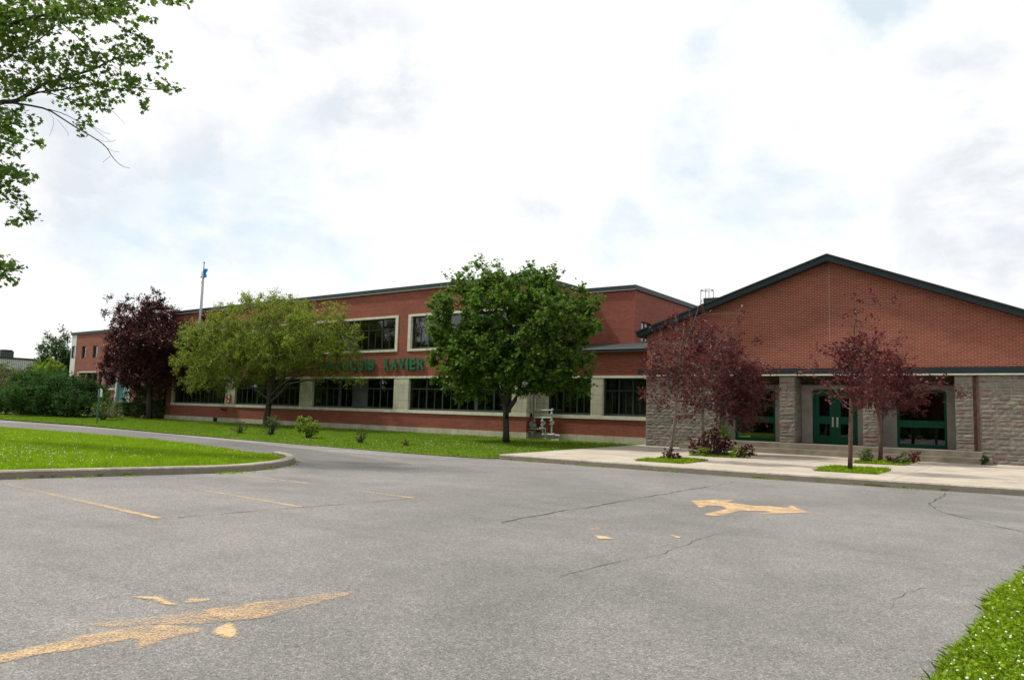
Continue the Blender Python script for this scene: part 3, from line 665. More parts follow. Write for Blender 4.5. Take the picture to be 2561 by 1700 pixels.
def ashlar(parent, rects, name='stone_wall', seed=3):
    """rects: (frame, u0, u1, v_face, z0, z1, thick): rough coursed blocks over a mortar core"""
    rr = random.Random(seed); mb = MB(); core = MB()
    for fr, u0, u1, v, z0, z1, th in rects:
        core.box(fr, u0 + .012, u1 - .012, v + .010, v + th, z0, z1)
        z = z0
        while z < z1 - .04:
            h = rr.choice([.10, .13, .13, .16, .16, .20])
            if z1 - z - h < .07: h = z1 - z
            u = u0
            while u < u1 - .01:
                wd = rr.uniform(.17, .55)
                if u1 - u - wd < .16: wd = u1 - u
                sub = [(z, z + h)]
                if h > .18 and rr.random() < .35: c = z + h * .5; sub = [(z, c), (c, z + h)]
                for (za, zb) in sub:
                    p = rr.uniform(0, .014); g = .008; nu, nz = max(2, int(wd / .11)), 3
                    vs = []
                    for j in range(nz + 1):
                        for i in range(nu + 1):
                            e = i in (0, nu) or j in (0, nz); vs.append(fr(u + g + (wd - 2 * g) * i / nu, v + (.004 if e else -p - rr.uniform(0, .009)), za + g + (zb - za - 2 * g) * j / nz))
                    fs = [(j * (nu + 1) + i, j * (nu + 1) + i + 1, (j + 1) * (nu + 1) + i + 1, (j + 1) * (nu + 1) + i) for j in range(nz) for i in range(nu)]
                    q = len(vs); vs += [fr(u + g, v + .03, za + g), fr(u + wd - g, v + .03, za + g), fr(u + wd - g, v + .03, zb - g), fr(u + g, v + .03, zb - g)]
                    a_, b_, c_, d_ = 0, nu, (nz + 1) * (nu + 1) - 1, nz * (nu + 1)
                    fs += [(a_, q, q + 1, b_), (b_, q + 1, q + 2, c_), (c_, q + 2, q + 3, d_), (d_, q + 3, q, a_)]
                    mb.add(vs, fs)
                u += wd
            z += h
    o = mb.obj(name, M['stone'], parent); core.obj('mortar_core', M['mortar'], o); return o
ZB = .1; ZS = 3.25; FL = .60
XA0, XA1 = -8.80, -8.20; XB0, XB1 = -5.74, -5.22
XW1, XE0 = -11.40, -2.72
FGl = frame((XL, 31.0), 0); side = lambda x, flip: frame((x, 31.0), 90)
def facing(x):                             # side faces looking towards +X
    a = frame((x, 31.0), 90); return a
ashlar(school, [(FG, XL - .03, XW1, 0, ZB, ZS, .9), (facing(XW1), .0, .98, 0, FL, ZS, .3)], seed=3)
ashlar(school, [(FG, XE0, -2.16, 0, ZB, ZS, .9), (FG, -2.0, XR, 0, ZB, ZS, .9)], seed=5)
ashlar(school, [(FG, XA0, XA1, 0, FL, ZS, .97), (facing(XA1), 0, .98, 0, FL, ZS, .3)], 'stone_pillar', 8)
ashlar(school, [(FG, XB0, XB1, 0, FL, ZS, .97), (facing(XB1), 0, .98, 0, FL, ZS, .3)], 'stone_pillar', 9)
mb = MB(); mb.box(FG, -2.17, -1.99, .05, .12, FL, ZS); mb.box(FG, -2.06, -1.99, -.02, .05, FL, ZS); mb.obj('steel_post', M['rust'], school)
FRc = frame((0, 32.0), 0)
mb = MB(); mb.box(FRc, XW1, XE0, 0.1, .3, 2.93, 3.3); mb.box(FG, XL, XE0 + .1, .05, 1.3, ZS + .26, ZS + .3); mb.obj('soffit', M['darkwood'], school)
mb = MB(); mb.box(FRc, XW1, XE0, -.06, .3, 2.80, 2.93); mb.obj('lintel_beam', M['jamb'], school)
def bay(u0, u1, o0, o1, zt, r=.14):       # concrete surround, opening with rounded upper corners
    mb = MB(); Z0, Z1 = FL, 2.80
    mb.box(FRc, u0, o0, 0, .25, Z0, Z1); mb.box(FRc, o1, u1, 0, .25, Z0, Z1); mb.box(FRc, o0, o1, 0, .25, zt, Z1)
    for s, ox in ((1, o0), (-1, o1)):
        pts = [FRc(ox, 0, zt)] + [FRc(ox + s * (r - r * math.cos(t)), 0, zt - r + r * math.sin(t)) for t in [math.pi / 2 * k / 6 for k in range(7)]]
        if s < 0: pts = pts[::-1]
        mb.prism(pts, (0, .16, 0))
    mb.obj('concrete_surround', M['jamb'], school)
W1 = (-10.93, -9.24); DR = (-7.78, -6.10); W2 = (-4.73, -3.07)
bay(XW1, XA0, *W1, 2.76); bay(XA1, XB0, *DR, 2.76); bay(XB1, XE0, *W2, 2.76)
for (a, b) in (W1, W2):
    mb = MB(); v0, v1 = .06, .14
    mb.box(FRc, a, a + .09, v0, v1, FL, 2.76); mb.box(FRc, b - .09, b, v0, v1, FL, 2.76)
    mb.box(FRc, a + .09, b - .09, v0, v1, FL, FL + .14); mb.box(FRc, a + .09, b - .09, v0, v1, 2.66, 2.76); mb.box(FRc, a + .09, b - .09, v0, v1, 1.36, 1.62)
    wn = mb.obj('window', M['green'], school)
    mb = MB(); mb.box(FRc, a + .09, b - .09, v0 + .035, v0 + .042, FL + .14, 1.36); mb.obj('pane', M['glass'], wn); mb = MB(); mb.box(FRc, a + .09, b - .09, v0 + .035, v0 + .042, 1.62, 2.66); mb.obj('pane', M['glass'], wn)
mb = MB(); a, b = DR; mb.box(FRc, a, a + .07, .05, .15, FL, 2.76); mb.box(FRc, b - .07, b, .05, .15, FL, 2.76); mb.box(FRc, a + .07, b - .07, .05, .15, 2.68, 2.76); mb.obj('door_frame', M['green'], school)
mid = (a + b) / 2
for (l, r, s) in ((a + .073, mid - .004, 1), (mid + .004, b - .073, -1)):
    g0, g1 = (l + .17, r - .20) if s > 0 else (l + .20, r - .17)
    mb = MB(); wall(mb, FRc, l, r, .08, .13, FL + .02, 2.675, [(g0, g1, .92, 1.39), (g0, g1, 1.69, 2.5)])
    dr = mb.obj('door', M['green'], school)
    mb = MB(); mb.box(FRc, g0, g1, .10, .107, .92, 1.39); mb.obj('pane', M['glass'], dr); mb = MB(); mb.box(FRc, g0, g1, .10, .107, 1.69, 2.5); mb.obj('pane', M['glass'], dr)
    hx = r - .08 if s > 0 else l + .08
    mb = MB(); mb.box(FRc, hx - .035, hx + .035, .068, .079, 1.28, 1.66); mb.tube([FRc(hx, .03, 1.33), FRc(hx, .03, 1.61)], .014); mb.tube([FRc(hx, .03, 1.33), FRc(hx, .075, 1.33)], .01, 6); mb.tube([FRc(hx, .03, 1.61), FRc(hx, .075, 1.61)], .01, 6)
    mb.obj('handle', M['steel'], dr)
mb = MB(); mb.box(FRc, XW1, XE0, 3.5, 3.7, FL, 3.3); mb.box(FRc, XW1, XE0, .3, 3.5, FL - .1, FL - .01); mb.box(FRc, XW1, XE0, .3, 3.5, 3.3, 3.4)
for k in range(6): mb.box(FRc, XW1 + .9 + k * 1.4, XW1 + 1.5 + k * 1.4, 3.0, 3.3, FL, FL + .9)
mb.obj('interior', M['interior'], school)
# safety cage and hatch on the roof
YC = 37.5; c1 = PY(1753, 726, YC); c2 = PY(1783, 726, YC); cc = (c1 + c2) / 2; rc = (c2 - c1).length / 2
mb = MB(); ringp = [cc + Vector((math.cos(t) * rc, math.sin(t) * rc, 0)) for t in [2 * math.pi * k / 16 for k in range(17)]]
mb.tube(ringp, .022, 6)
for t in (math.pi, 3.9, 4.9, .3, 1.6): mb.tube([cc + Vector((math.cos(t) * rc, math.sin(t) * rc, 0)), cc + Vector((math.cos(t) * rc, math.sin(t) * rc, -1.5))], .02, 6)
mb.obj('ladder_cage', M['pipedark'], school)
c = PY(1788, 750, 34.5); mb = MB(); mb.box(W0, c.x - .45, c.x + .45, 34.2, 35.0, c.z - .6, c.z + .07); mb.obj('roof_hatch', M['membrane'], school)
# ---- entrance steps
steps = thing('entrance_steps', (-7.2, 30.5, .2), 'two long weathered concrete steps in front of the green entrance doors', 'steps')
mb = MB(); mb.box(W0, -12.35, -1.90, 30.42, 30.98, .1, .60); mb.box(W0, XW1 + .02, XE0 - .02, 30.98, 32.3, .1, .598); mb.obj('upper_step', M['step'], steps)
mb = MB(); mb.box(W0, -12.62, -1.62, 30.08, 30.98, .1, .395); mb.obj('lower_step', M['step'], steps)
# ------------------------------------------------------------------ gas meter pipes
gp = lambda x, y, dv=0: PY(1280 + x / 7.84, 920 + y / 7.84, YS - .35 - dv)
gas = thing('gas_meter', (-20.2, YS - .3, .25), 'grey pipework of a gas meter with valves and risers at the brick corner', 'gas meter')
mb = MB()
for pl, r in [([(455, 180), (462, 818), (800, 825)], .028), ([(445, 1040), (450, 970), (785, 975)], .035), ([(785, 820), (783, 1310)], .035), ([(440, 1250), (290, 1245), (290, 1190), (660, 1195), (660, 1410)], .032), ([(600, 980), (602, 1240), (640, 1305), (920, 1320), (935, 1325), (920, 1410), (780, 1410)], .035), ([(600, 1300), (820, 1305)], .045)]:
    mb.tube([gp(*p) for p in pl], r, 8)
mb.obj('pipe', M['pipe'], gas)
mb = MB(); q = [(418, 480), (425, 1040)]; mb.tube([gp(*p) for p in q], .03, 8); mb.tube([gp(458, 1250), gp(447, 1040)], .03, 8); mb.tube([gp(440, 175, -.1), gp(418, 480)], .03, 8); mb.obj('riser', M['pipedark'], gas)
def disc(mb, c, r, h, ax=(0, 0, 1)): a = Vector(ax).normalized() * h / 2; mb.tube([c - a, c + a], r, 14)
for x, y in [(603, 1040), (603, 1115), (783, 905), (783, 1035), (783, 1100), (603, 1175)]:
    mb = MB(); disc(mb, gp(x, y), .095 if y != 1175 else .16, .05); mb.ico(gp(x, y - 20), .06); mb.obj('flange', M['pipe'], gas)
for x, y in [(640, 1080), (815, 1070), (800, 815), (700, 1290), (830, 1300)]:
    mb = MB(); disc(mb, gp(x, y), .06, .05, (1, -.5, 0)); mb.tube([gp(x - 30, y), gp(x + 10, y)], .02, 6); mb.obj('valve', M['pipe'], gas)
mb = MB(); disc(mb, gp(400, 1110), .17, .10, (1, -1, 0)); mb.ico(gp(445, 1130), .13); disc(mb, gp(440, 1160), .14, .05); disc(mb, gp(405, 1270), .1, .16); mb.obj('regulator', M['pipedark'], gas)
# ------------------------------------------------------------------ signs and pole
ua, ub = U(FM, 568.3, 998)[0], U(FM, 579, 998)[0]; zt_, zb_ = 1.98 + .0, 1.48
z1_, z0_ = U(FM, 573, 987.5)[1], U(FM, 573, 1008)[1]
sg = thing('wall_sign', FM((ua + ub) / 2, -.04, z0_), 'small upright red sign with white marks on a cream pier between ground floor windows', 'sign')
mb = MB(); mb.box(FM, ua, ub, -.06, -.03, z0_, z1_); mb.obj('plate', M['red'], sg)
mb = MB(); h = z1_ - z0_; wd = ub - ua
mb.box(FM, ua + wd * .3, ua + wd * .68, -.068, -.061, z0_ + h * .66, z0_ + h * .93)
def bar(mb, a, b, t=.035): a, b = Vector(a), Vector(b); d = (b - a).normalized(); n = Vector((-d.y, d.x)) * t; mb.prism([FM(ua + p.x, -.068, z0_ + p.y) for p in (a + n, b + n, b - n, a - n)], FM.n * .007)
bar(mb, (wd * .62, h * .66), (wd * .60, h * .52), .03); bar(mb, (wd * .45, h * .42), (wd * .28, h * .12)); bar(mb, (wd * .45, h * .42), (wd * .64, h * .12))
mb.obj('marking', M['white'], sg)
YP = FM(U(FM, 498, 820)[0], -.30, 0).y
pb = PY(496.5, 838, YP); top = PY(512, 656.5, YP); pb.x = PY(505, 740, YP).x
fp = thing('flagpole', pb, 'tall grey flagpole fixed to the brick wall, standing up above the roofline', 'flagpole')
zz = PY(509.5, 692, YP).z
mb = MB(); mb.tube([pb, Vector((pb.x, pb.y, (pb.z + zz) / 2)), Vector((pb.x, pb.y, zz))], [.12, .105, .08], 10); mb.obj('pole', M['pole'], fp)
mb = MB(); mb.tube([(pb.x, pb.y, zz), (pb.x, pb.y, top.z)], [.05, .03], 8); mb.ico((pb.x, pb.y, top.z), .07); mb.obj('mast', M['pipedark'], fp)
for zq in (pb.z + .1, PY(500, 796, YP).z):
    mb = MB(); mb.box(W0, pb.x - .15, pb.x + .15, pb.y - .02, pb.y + .42, zq, zq + .16); mb.obj('wall_bracket', M['cap'], fp)
mb = MB(); mb.tube([(pb.x - .28, pb.y, zz), (pb.x + .35, pb.y, zz)], .05, 8); mb.tube([(pb.x - .1, pb.y, zz - .5), (pb.x + .05, pb.y, zz)], .07, 8); mb.obj('bracket', M['black'], fp)
fg = thing('flag', (pb.x + .2, pb.y - .05, zz + .05), 'blue and white flag bunched up against the top of the flagpole', 'flag')
def cloth(x0, x1, z0, z1, k):
    mb = MB(); n = 14; vs = []
    for j in range(n + 1):
        for i in range(n + 1):
            a, b = i / n, j / n; vs.append((pb.x + x0 + (x1 - x0) * a + .03 * math.sin(b * 9 + k), pb.y - .06 + .10 * math.sin(a * 11 + b * 3 + k), zz + z0 + (z1 - z0) * b - .12 * a * (1 - b)))
    fs = [(j * (n + 1) + i, j * (n + 1) + i + 1, (j + 1) * (n + 1) + i + 1, (j + 1) * (n + 1) + i) for j in range(n) for i in range(n)]
    mb.add(vs, fs + [tuple(p + len(vs) for p in f[::-1]) for f in []]); return mb
cloth(.12, .46, .0, .55, 0).obj('blue_field', M['blue'], fg, True); cloth(-.05, .22, .03, .4, 2).obj('white_field', M['white'], fg, True)
sp_ = G(242, 1058.6, .1)
sp_.z = zl(sp_.y)
stop = thing('sign_post', sp_, 'slim green post on the lawn carrying a white plate seen edge on', 'sign post')
zt_ = PY(246.4, 971, sp_.y).z; zm_ = PY(246, 992, sp_.y).z
mb = MB(); mb.box(W0, sp_.x - .035, sp_.x + .035, sp_.y - .03, sp_.y + .03, sp_.z - .1, zt_ - .05); mb.obj('post', M['signgreen'], stop)
mb = MB(); mb.prism([(sp_.x - .07, sp_.y - .02, zm_), (sp_.x + .01, sp_.y + .18, zm_), (sp_.x + .01, sp_.y + .18, zt_ - .06), (sp_.x - .03, sp_.y + .08, zt_), (sp_.x - .07, sp_.y - .02, zt_ - .08)], (.03, -.02, 0)); mb.obj('plate', M['white'], stop)
# ------------------------------------------------------------------ far left wing
LF = frame((-67, 33.7), -2)
lw = thing('brick_building', (-67, 33.7, .2), 'lower red brick building with narrow windows at the far left behind the purple tree', 'building')
ul = U(LF, 193.8, 831.4)[0]; zt = U(LF, 271, 824)[1]; urr = 11.5
mb = MB()
def lpx(x0, x1, y0, y1):
    xm, ym = (x0 + x1) / 2, (y0 + y1) / 2
    return (U(LF, x0, ym)[0], U(LF, x1, ym)[0], U(LF, xm, y1)[1], U(LF, xm, y0)[1])
lk = lambda a, b, c, d: lpx(150 + a / 5.6, 150 + b / 5.6, 780 + c / 5.6, 780 + d / 5.6)
lup = [lk(305, 362, 478, 648), lk(460, 528, 472, 642), lk(632, 690, 460, 638)]
llo = [lk(275, 345, 845, 1080), lk(365, 515, 845, 1075), lk(540, 605, 843, 1072), lk(640, 755, 840, 1065)]
ldo = lk(800, 905, 905, 1255)
wall(mb, LF, ul, urr, 0, .3, .2, zt - .25, lup + llo + [ldo]); mb.box(LF, ul, ul + .3, .3, 18, .2, zt - .25); mb.box(LF, urr - .3, urr, .3, 18, .2, zt - .25)
mb.obj('wall', M['far_brick'], lw)
mb = MB(); mb.box(LF, U(LF, 181.3, 833)[0] - .1, urr, -.08, 18, zt - .25, zt); mb.obj('parapet_cap', M['cap'], lw)
for k, h_ in enumerate(lup): window(LF, lw, *h_, v=.1, bays=1, transom=h_[3] - .75, curt=0, sub=False, seed=70 + k)
for k, h_ in enumerate(llo): window(LF, lw, *h_, v=.1, bays=max(1, round((h_[1] - h_[0]) / .9)), transom=h_[3] - .9, curt=.6, sub=False, seed=80 + k)
mb = MB(); c_ = lk(265, 772, 828, 838); mb.box(LF, c_[0], c_[1], -.05, .1, c_[3] - .12, c_[3]); mb.box(LF, c_[0] - .2, c_[0], -.04, .1, 1.6, c_[3]); mb.box(LF, llo[3][0] - .1, llo[3][1] + .15, -.05, .1, llo[3][2] - .15, llo[3][2]); mb.obj('stone_course', M['trim'], lw)
mb = MB(); mb.box(LF, ldo[0] - .28, ldo[0], -.06, .3, ldo[2], ldo[3] + .1); mb.box(LF, ldo[1], ldo[1] + .15, -.06, .3, ldo[2], ldo[3] + .1); mb.box(LF, ldo[0] - .28, ldo[1] + .9, -.5, .3, ldo[2] - .15, ldo[2]); mb.box(LF, ldo[1] + .15, ldo[1] + 1.0, -.02, .0, ldo[2], ldo[3]); mb.obj('door_surround', M['pipe'], lw)
mb = MB(); mb.box(LF, ldo[0], ldo[1], .08, .13, ldo[2], ldo[3]); dd = mb.obj('door', simple('teal_door', (.03, .16, .13), .5, .4), lw)
um = (ldo[0] + ldo[1]) / 2; mb = MB(); mb.box(LF, um - .25, um + .25, .06, .079, ldo[2] + 1.3, ldo[3] - .4); mb.obj('pane', M['frame'], dd)
mb = MB()
for k in range(5): mb.box(LF, ldo[0] - 1.8 + k * .25, ldo[0] - .28, -1.2, -.06, .15 + k * .2, .35 + k * .2)
mb.box(LF, ldo[0] - .28, ldo[1] + 1.2, -1.2, -.5, .15, ldo[2] - .02); mb.obj('landing', M['concrete'], lw)
mb = MB(); p_ = [LF(ldo[0] - 2.0, -1.25, 1.2), LF(ldo[0] - .3, -1.25, ldo[2] + 1.0), LF(ldo[1] + 1.2, -1.25, ldo[2] + 1.0)]; mb.tube(p_, .03, 6)
for q in p_: mb.tube([q, Vector((q.x, q.y, .5))], .02, 6)
mb.obj('handrail', M['pipe'], lw)
# angled corner with siding
mb = MB(); ucx = U(LF, 181.3, 833)[0] - .0; A0 = LF(ul, -.02, 0); A1 = LF(ucx, .0, 0)
ang = math.degrees(math.atan2(A0.y - A1.y, A0.x - A1.x)); LC = frame((A1.x, A1.y), ang); LL = (A0 - A1).length
wz = (U(LF, 187, 896)[1], U(LF, 187, 865)[1])
wall(mb, LC, 0, LL, 0, .25, .2, zt - .25, [(.1, LL - .12, wz[0], wz[1])]); mb.obj('siding', M['siding'], lw)
window(LC, lw, .1, LL - .12, wz[0], wz[1], v=.06, bays=1, transom=(wz[0] + wz[1]) / 2 + .3, curt=0, sub=False)
mb = MB(); mb.box(LF, ul + .35, urr - .35, 3, 3.2, .3, zt - .5); mb.box(LC, .1, LL, 1.0, 1.1, .3, zt - .4); mb.obj('interior', M['interior'], lw)
# concrete post of the link between
mb = MB(); q0 = PY(400.5, 1000, 33.0); q1 = PY(409.5, 1000, 33.0); mb.box(W0, q0.x, q1.x, 33.0, 33.6, .1, 4.0); mb.box(W0, q0.x - 3.5, q1.x + .4, 32.9, 36, 3.35, 3.6); mb.box(W0, q0.x - 3.4, q1.x + .5, 35.5, 35.8, .1, 3.4); mb.obj('porch', M['concrete'], school)
# metal clad hall at the extreme left
XH = -96.0
hb = thing('metal_clad_building', (XH - 8, 45, 0), 'pale ribbed metal clad hall with a flat roof beyond the bushes at far left', 'building')
t0 = PX(0, 894, XH); t1 = PX(174, 908.8, XH); zb0 = PX(46, 925, XH).z
FH = frame((XH, t0.y - 14), 90)
Lh = (t1.y + 18) - (t0.y - 14)
zh = (t0.z + t1.z) / 2
mb = MB(); mb.box(FH, 0, Lh, 0, 16, zb0, zh); mb.obj('cladding', M['ribbed'], hb)
mb = MB(); mb.box(FH, .05, Lh - .05, .1, 15.9, -.05, zb0); mb.obj('wall', M['rust'], hb)
mb = MB(); mb.box(FH, -.1, Lh + .1, -.1, 16.1, zh, zh + .2); mb.obj('roof', M['cap'], hb)
r0 = PX(1, 893, XH - 6); r1 = PX(34, 878, XH - 6)
ac0, ac1 = r0.y, PX(34, 893, XH - 6).y
mb = MB(); mb.box(W0, XH - 8, XH - 6, ac0, ac1, zh + .2, r1.z); mb.box(W0, XH - 8.1, XH - 5.9, ac0 + .2, ac1 - .2, r1.z, r1.z + .12); mb.obj('rooftop_unit', M['panel'], hb)
# ------------------------------------------------------------------ trees
def unit(a): return a / np.maximum(1e-9, np.linalg.norm(a, axis=1, keepdims=True))
def leaves(cent, size, wr=.55, upb=.5, shape='rhomb', hang=0):
    n = len(cent); N = RNG.normal(size=(n, 3)); N[:, 2] = np.abs(N[:, 2]) + upb; N = unit(N)
    T = RNG.normal(size=(n, 3)); T[:, 2] -= hang; T = unit(T - (T * N).sum(1, keepdims=True) * N); B = np.cross(N, T)
    L = size * RNG.uniform(.6, 1.3, (n, 1)); Wd = L * wr
    if shape == 'rhomb':
        v = np.stack([cent - T * L * .5, cent + B * Wd * .5 + N * L * .10, cent + T * L * .5, cent - B * Wd * .5 + N * L * .10], 1)
        return v, 4, [(0, 1, 2), (0, 2, 3)]
    ang = np.radians([270, 300, 335, 10, 40, 62, 90, 118, 140, 170, 205, 240]); rad = np.array([.42, .30, .48, .27, .62, .32, .70, .32, .62, .27, .48, .30])
    k = len(ang); v = np.empty((n, k, 3))
    for i in range(k):
        v[:, i] = cent + T * L * rad[i] * math.sin(ang[i]) + B * L * rad[i] * math.cos(ang[i]) + N * L * .22 * abs(math.cos(ang[i])) * rad[i]
    return v, k, [tuple(range(k))]
def skeleton(root, trunk, rads, clumps, bark, rtop, name='trunk', twig=.006, tend=None, sag=.08):
    """trunk: list of points; branches join every clump to the nearest wood"""
    pts = [Vector(p) for p in trunk]; par = [-1] + list(range(len(pts) - 1)); nt_ = len(pts); fixed = set(range(nt_))
    top = pts[-1]; first = max(1, int(nt_ * .45))
    P = [np.array(p) for p in pts]
    order = sorted(range(len(clumps)), key=lambda i: (Vector(clumps[i][0]) - top).length)
    ends = []
    for i in order:
        c = np.array(clumps[i][0]); arr = np.array(P); d = np.linalg.norm(arr - c, axis=1); d[:first] += 99
        d = d + np.maximum(0, arr[:, 2] - c[2]) * .6
        j = int(np.argmin(d)); a = P[j]; steps_ = max(1, int(d[j] / .7)); prev = j
        for s_ in range(1, steps_ + 1):
            t = s_ / steps_; q = a + (c - a) * t + (RNG.normal(size=3) * .05 * d[j] * (1 if s_ < steps_ else .3)); q[2] += math.sin(t * math.pi) * d[j] * sag
            P.append(q); par.append(prev); prev = len(P) - 1
        ends.append(prev)
    wgt = [0.] * len(P)
    for e in ends:
        k = e
        while k != -1: wgt[k] += 1; k = par[k]
    tot = max(1, len(ends)); mb = MB()
    mb.tube(pts, rads, 10)
    rad = lambda k: rads[k] if k < nt_ else max(twig, rtop * (wgt[k] / tot) ** .5)
    for k in range(nt_, len(P)):
        j = par[k]; r0_, r1_ = min(rad(j), rad(k) * 1.35), rad(k)
        mb.tube([Vector(P[j]), Vector(P[k])], [r0_, r1_], 5 if r1_ < .04 else 7, False)
    return mb.obj(name, bark, root, True)
def clumpleaves(cl, per, crad, floor, ctr):
    """leaves set along little twigs that fan out of every clump"""
    cen = []; tw = []
    ctr = np.array(ctr)
    for c in cl:
        k = max(3, int(per * RNG.uniform(.6, 1.4))); nt = max(2, k // 7); sg_ = crad * RNG.uniform(.7, 1.25)
        o_ = c - ctr; o_ = o_ / (np.linalg.norm(o_) + 1e-6)
        d = unit(RNG.normal(size=(nt, 3)) + o_ * .75 + np.array([0, 0, .15])); L = sg_ * RNG.uniform(1.0, 2.5, (nt, 1))
        st = c + RNG.normal(size=(nt, 3)) * sg_ * .25; en = st + d * L
        j = RNG.integers(0, nt, k); t = RNG.uniform(.12, 1.05, (k, 1)) ** .8
        cen.append(st[j] + (en[j] - st[j]) * t + RNG.normal(size=(k, 3)) * sg_ * .17)
        side_ = unit(np.cross(d, RNG.normal(size=(nt, 3)))) * .006
        tw.append(np.stack([st - side_, st + side_, en], 1))
    cen = np.concatenate(cen); cen = cen[cen[:, 2] > floor]
    return cen, np.concatenate(tw)
def inblob(blobs, n, shell=.5):
    out = []; w_ = np.array([b[1][0] * b[1][1] * b[1][2] for b in blobs]); w_ = w_ / w_.sum()
    for _ in range(n):
        b = blobs[int(RNG.choice(len(blobs), p=w_))]; d = RNG.normal(size=3); d /= np.linalg.norm(d); r = RNG.uniform(shell, 1) ** .6 if RNG.random() < .75 else RNG.uniform(.1, .8)
        out.append(np.array(b[0]) + d * r * np.array(b[1]))
    return out
def pblob(x, y, rx, ry, Y, dy=None):      # ellipsoid from surveyed outline at depth Y
    c = PY(x, y, Y); e = PY(x + rx, y, Y); t = PY(x, y - ry, Y); a = abs(e.x - c.x); b = abs(t.z - c.z)
    return ((c.x, c.y, c.z), (a * .91, dy or a, b * .91))
def tree(name, label, cat, base, trunk, rads, blobs, nc, per, crad, lsize, lmat, bark, rtop, shape='rhomb', wr=.55, group=None, shell=.5, sparse=0, upb=.5, extra=(), hang=0, sag=.08, part='crown'):
    root = thing(name, base, label, cat, group)
    cl = inblob(blobs, nc, shell) + [np.array(e) for e in extra]
    cl = [c for c in cl if c[2] > base[2] + .05]
    skeleton(root, trunk, rads, [(c,) for c in cl], bark, rtop, sag=sag)
    cen, tw = clumpleaves(cl, per, crad, base[2] + .03, np.mean(cl, 0))
    fastmesh('twigs', tw, 3, bark, root)['kind'] = 'stuff'
    v, k, tr = leaves(cen, lsize, wr, upb, shape, hang)
    fastmesh(part, v, k, lmat, root, tris=tr)
    return root
def trunkline(b, pix, Y, n=6, wob=.03):
    pts = [Vector(b)] + [PY(x, y, Y) for x, y in pix]; return dense(pts, .45)
def rr_(n, a, b): return [a + (b - a) * (i / max(1, n - 1)) ** .8 for i in range(n)]
# maple in front of the wing
Ym = 26.9; b = G(1266, 1108, .14); tl = [b, PY(1266, 1080, Ym), PY(1265, 1040, Ym), PY(1268, 990, Ym), PY(1272, 930, Ym), PY(1275, 860, Ym), PY(1272, 790, Ym), PY(1275, 720, Ym)]
mbl = [pblob(1170, 800, 85, 90, Ym, 2.0), pblob(1290, 760, 110, 90, Ym, 2.4), pblob(1390, 800, 90, 90, Ym, 2.0), pblob(1290, 880, 185, 80, Ym, 2.6), pblob(1175, 900, 85, 70, Ym, 1.9), pblob(1400, 910, 80, 70, Ym, 1.9), pblob(1170, 960, 70, 40, Ym, 1.4), pblob(1300, 930, 120, 55, Ym, 2.0), pblob(1180, 712, 38, 38, Ym, .8), pblob(1350, 712, 42, 45, Ym, .8), pblob(1450, 830, 45, 40, Ym, .8), pblob(1120, 870, 40, 60, Ym, .8)]
mext = [PY(x, y + 16 if y < 720 else y, Ym + random.uniform(-.6, .6)) for x, y in [(1165, 665), (1200, 650), (1210, 668), (1325, 655), (1335, 672), (1385, 660), (1390, 680), (1485, 760), (1478, 775), (1488, 822), (1495, 815), (1450, 710), (1130, 690), (1090, 850), (1088, 900), (1455, 965), (1465, 975), (1440, 955), (1330, 975), (1180, 985), (1150, 990), (1095, 835), (1470, 780), (1420, 985)]]
tree('maple_tree', 'dense dark green maple with a single straight trunk on the lawn before the brick wing', 'tree', b, tl, [.17, .145, .135, .13, .10, .08, .06, .035], mbl, 800, 88, .20, .13, M['leaf_maple'], M['bark'], .15, 'star', shell=.55, extra=mext, upb=.7)
mt = bpy.data.objects['maple_tree']; mb = MB(); mb.tube([PY(x, y, Ym - .1) for x, y in [(1267, 1045), (1274, 1020), (1288, 1000), (1299, 975), (1301, 945), (1310, 915)]], [.10, .10, .095, .085, .07, .05], 9); mb.tube([PY(x, y, Ym - .1) for x, y in [(1266, 1015), (1252, 985), (1240, 950), (1225, 920)]], [.085, .075, .06, .04], 8); mb.obj('limb', M['bark'], mt, True)
# crabapple
Yc = 29.2; b = G(666, 1067.7, .15); b.z = zl(b.y)
tl = [b, PY(668, 1040, Yc), PY(672, 1012, Yc), PY(678, 985, Yc), PY(680, 960, Yc), PY(686, 920, Yc), PY(690, 870, Yc)]
cbl = [pblob(565, 855, 92, 70, Yc, 2.6), pblob(660, 810, 110, 70, Yc, 3.0), pblob(620, 890, 140, 60, Yc, 3.0), pblob(800, 830, 75, 65, Yc, 2.3), pblob(750, 880, 110, 60, Yc, 2.6), pblob(845, 880, 44, 42, Yc, 1.6), pblob(500, 900, 60, 40, Yc, 1.8), pblob(700, 770, 60, 30, Yc, 1.5), pblob(820, 790, 40, 30, Yc, 1.0), pblob(560, 945, 60, 30, Yc, 1.8), pblob(500, 945, 40, 30, Yc, 1.5), pblob(640, 930, 60, 30, Yc, 2.0), pblob(850, 940, 60, 18, Yc, .9)]
cext = [PY(x, y, Yc + random.uniform(-1, 1)) for x, y in [(652, 745), (690, 735), (725, 745), (815, 770), (825, 765), (850, 770), (880, 835), (890, 860), (900, 850), (445, 905), (460, 885), (480, 975), (900, 950), (870, 955), (560, 985), (610, 740), (540, 770), (890, 880), (515, 960), (780, 795)]]
rt = tree('crabapple_tree', 'broad light green crabapple tree with a forked leaning trunk on the lawn', 'tree', b, tl, [.25, .19, .17, .13, .10, .07, .03], cbl, 1050, 115, .23, .10, M['leaf_crab'], M['bark'], .10, 'rhomb', .55, shell=.55, extra=cext, upb=.5)
mb = MB()
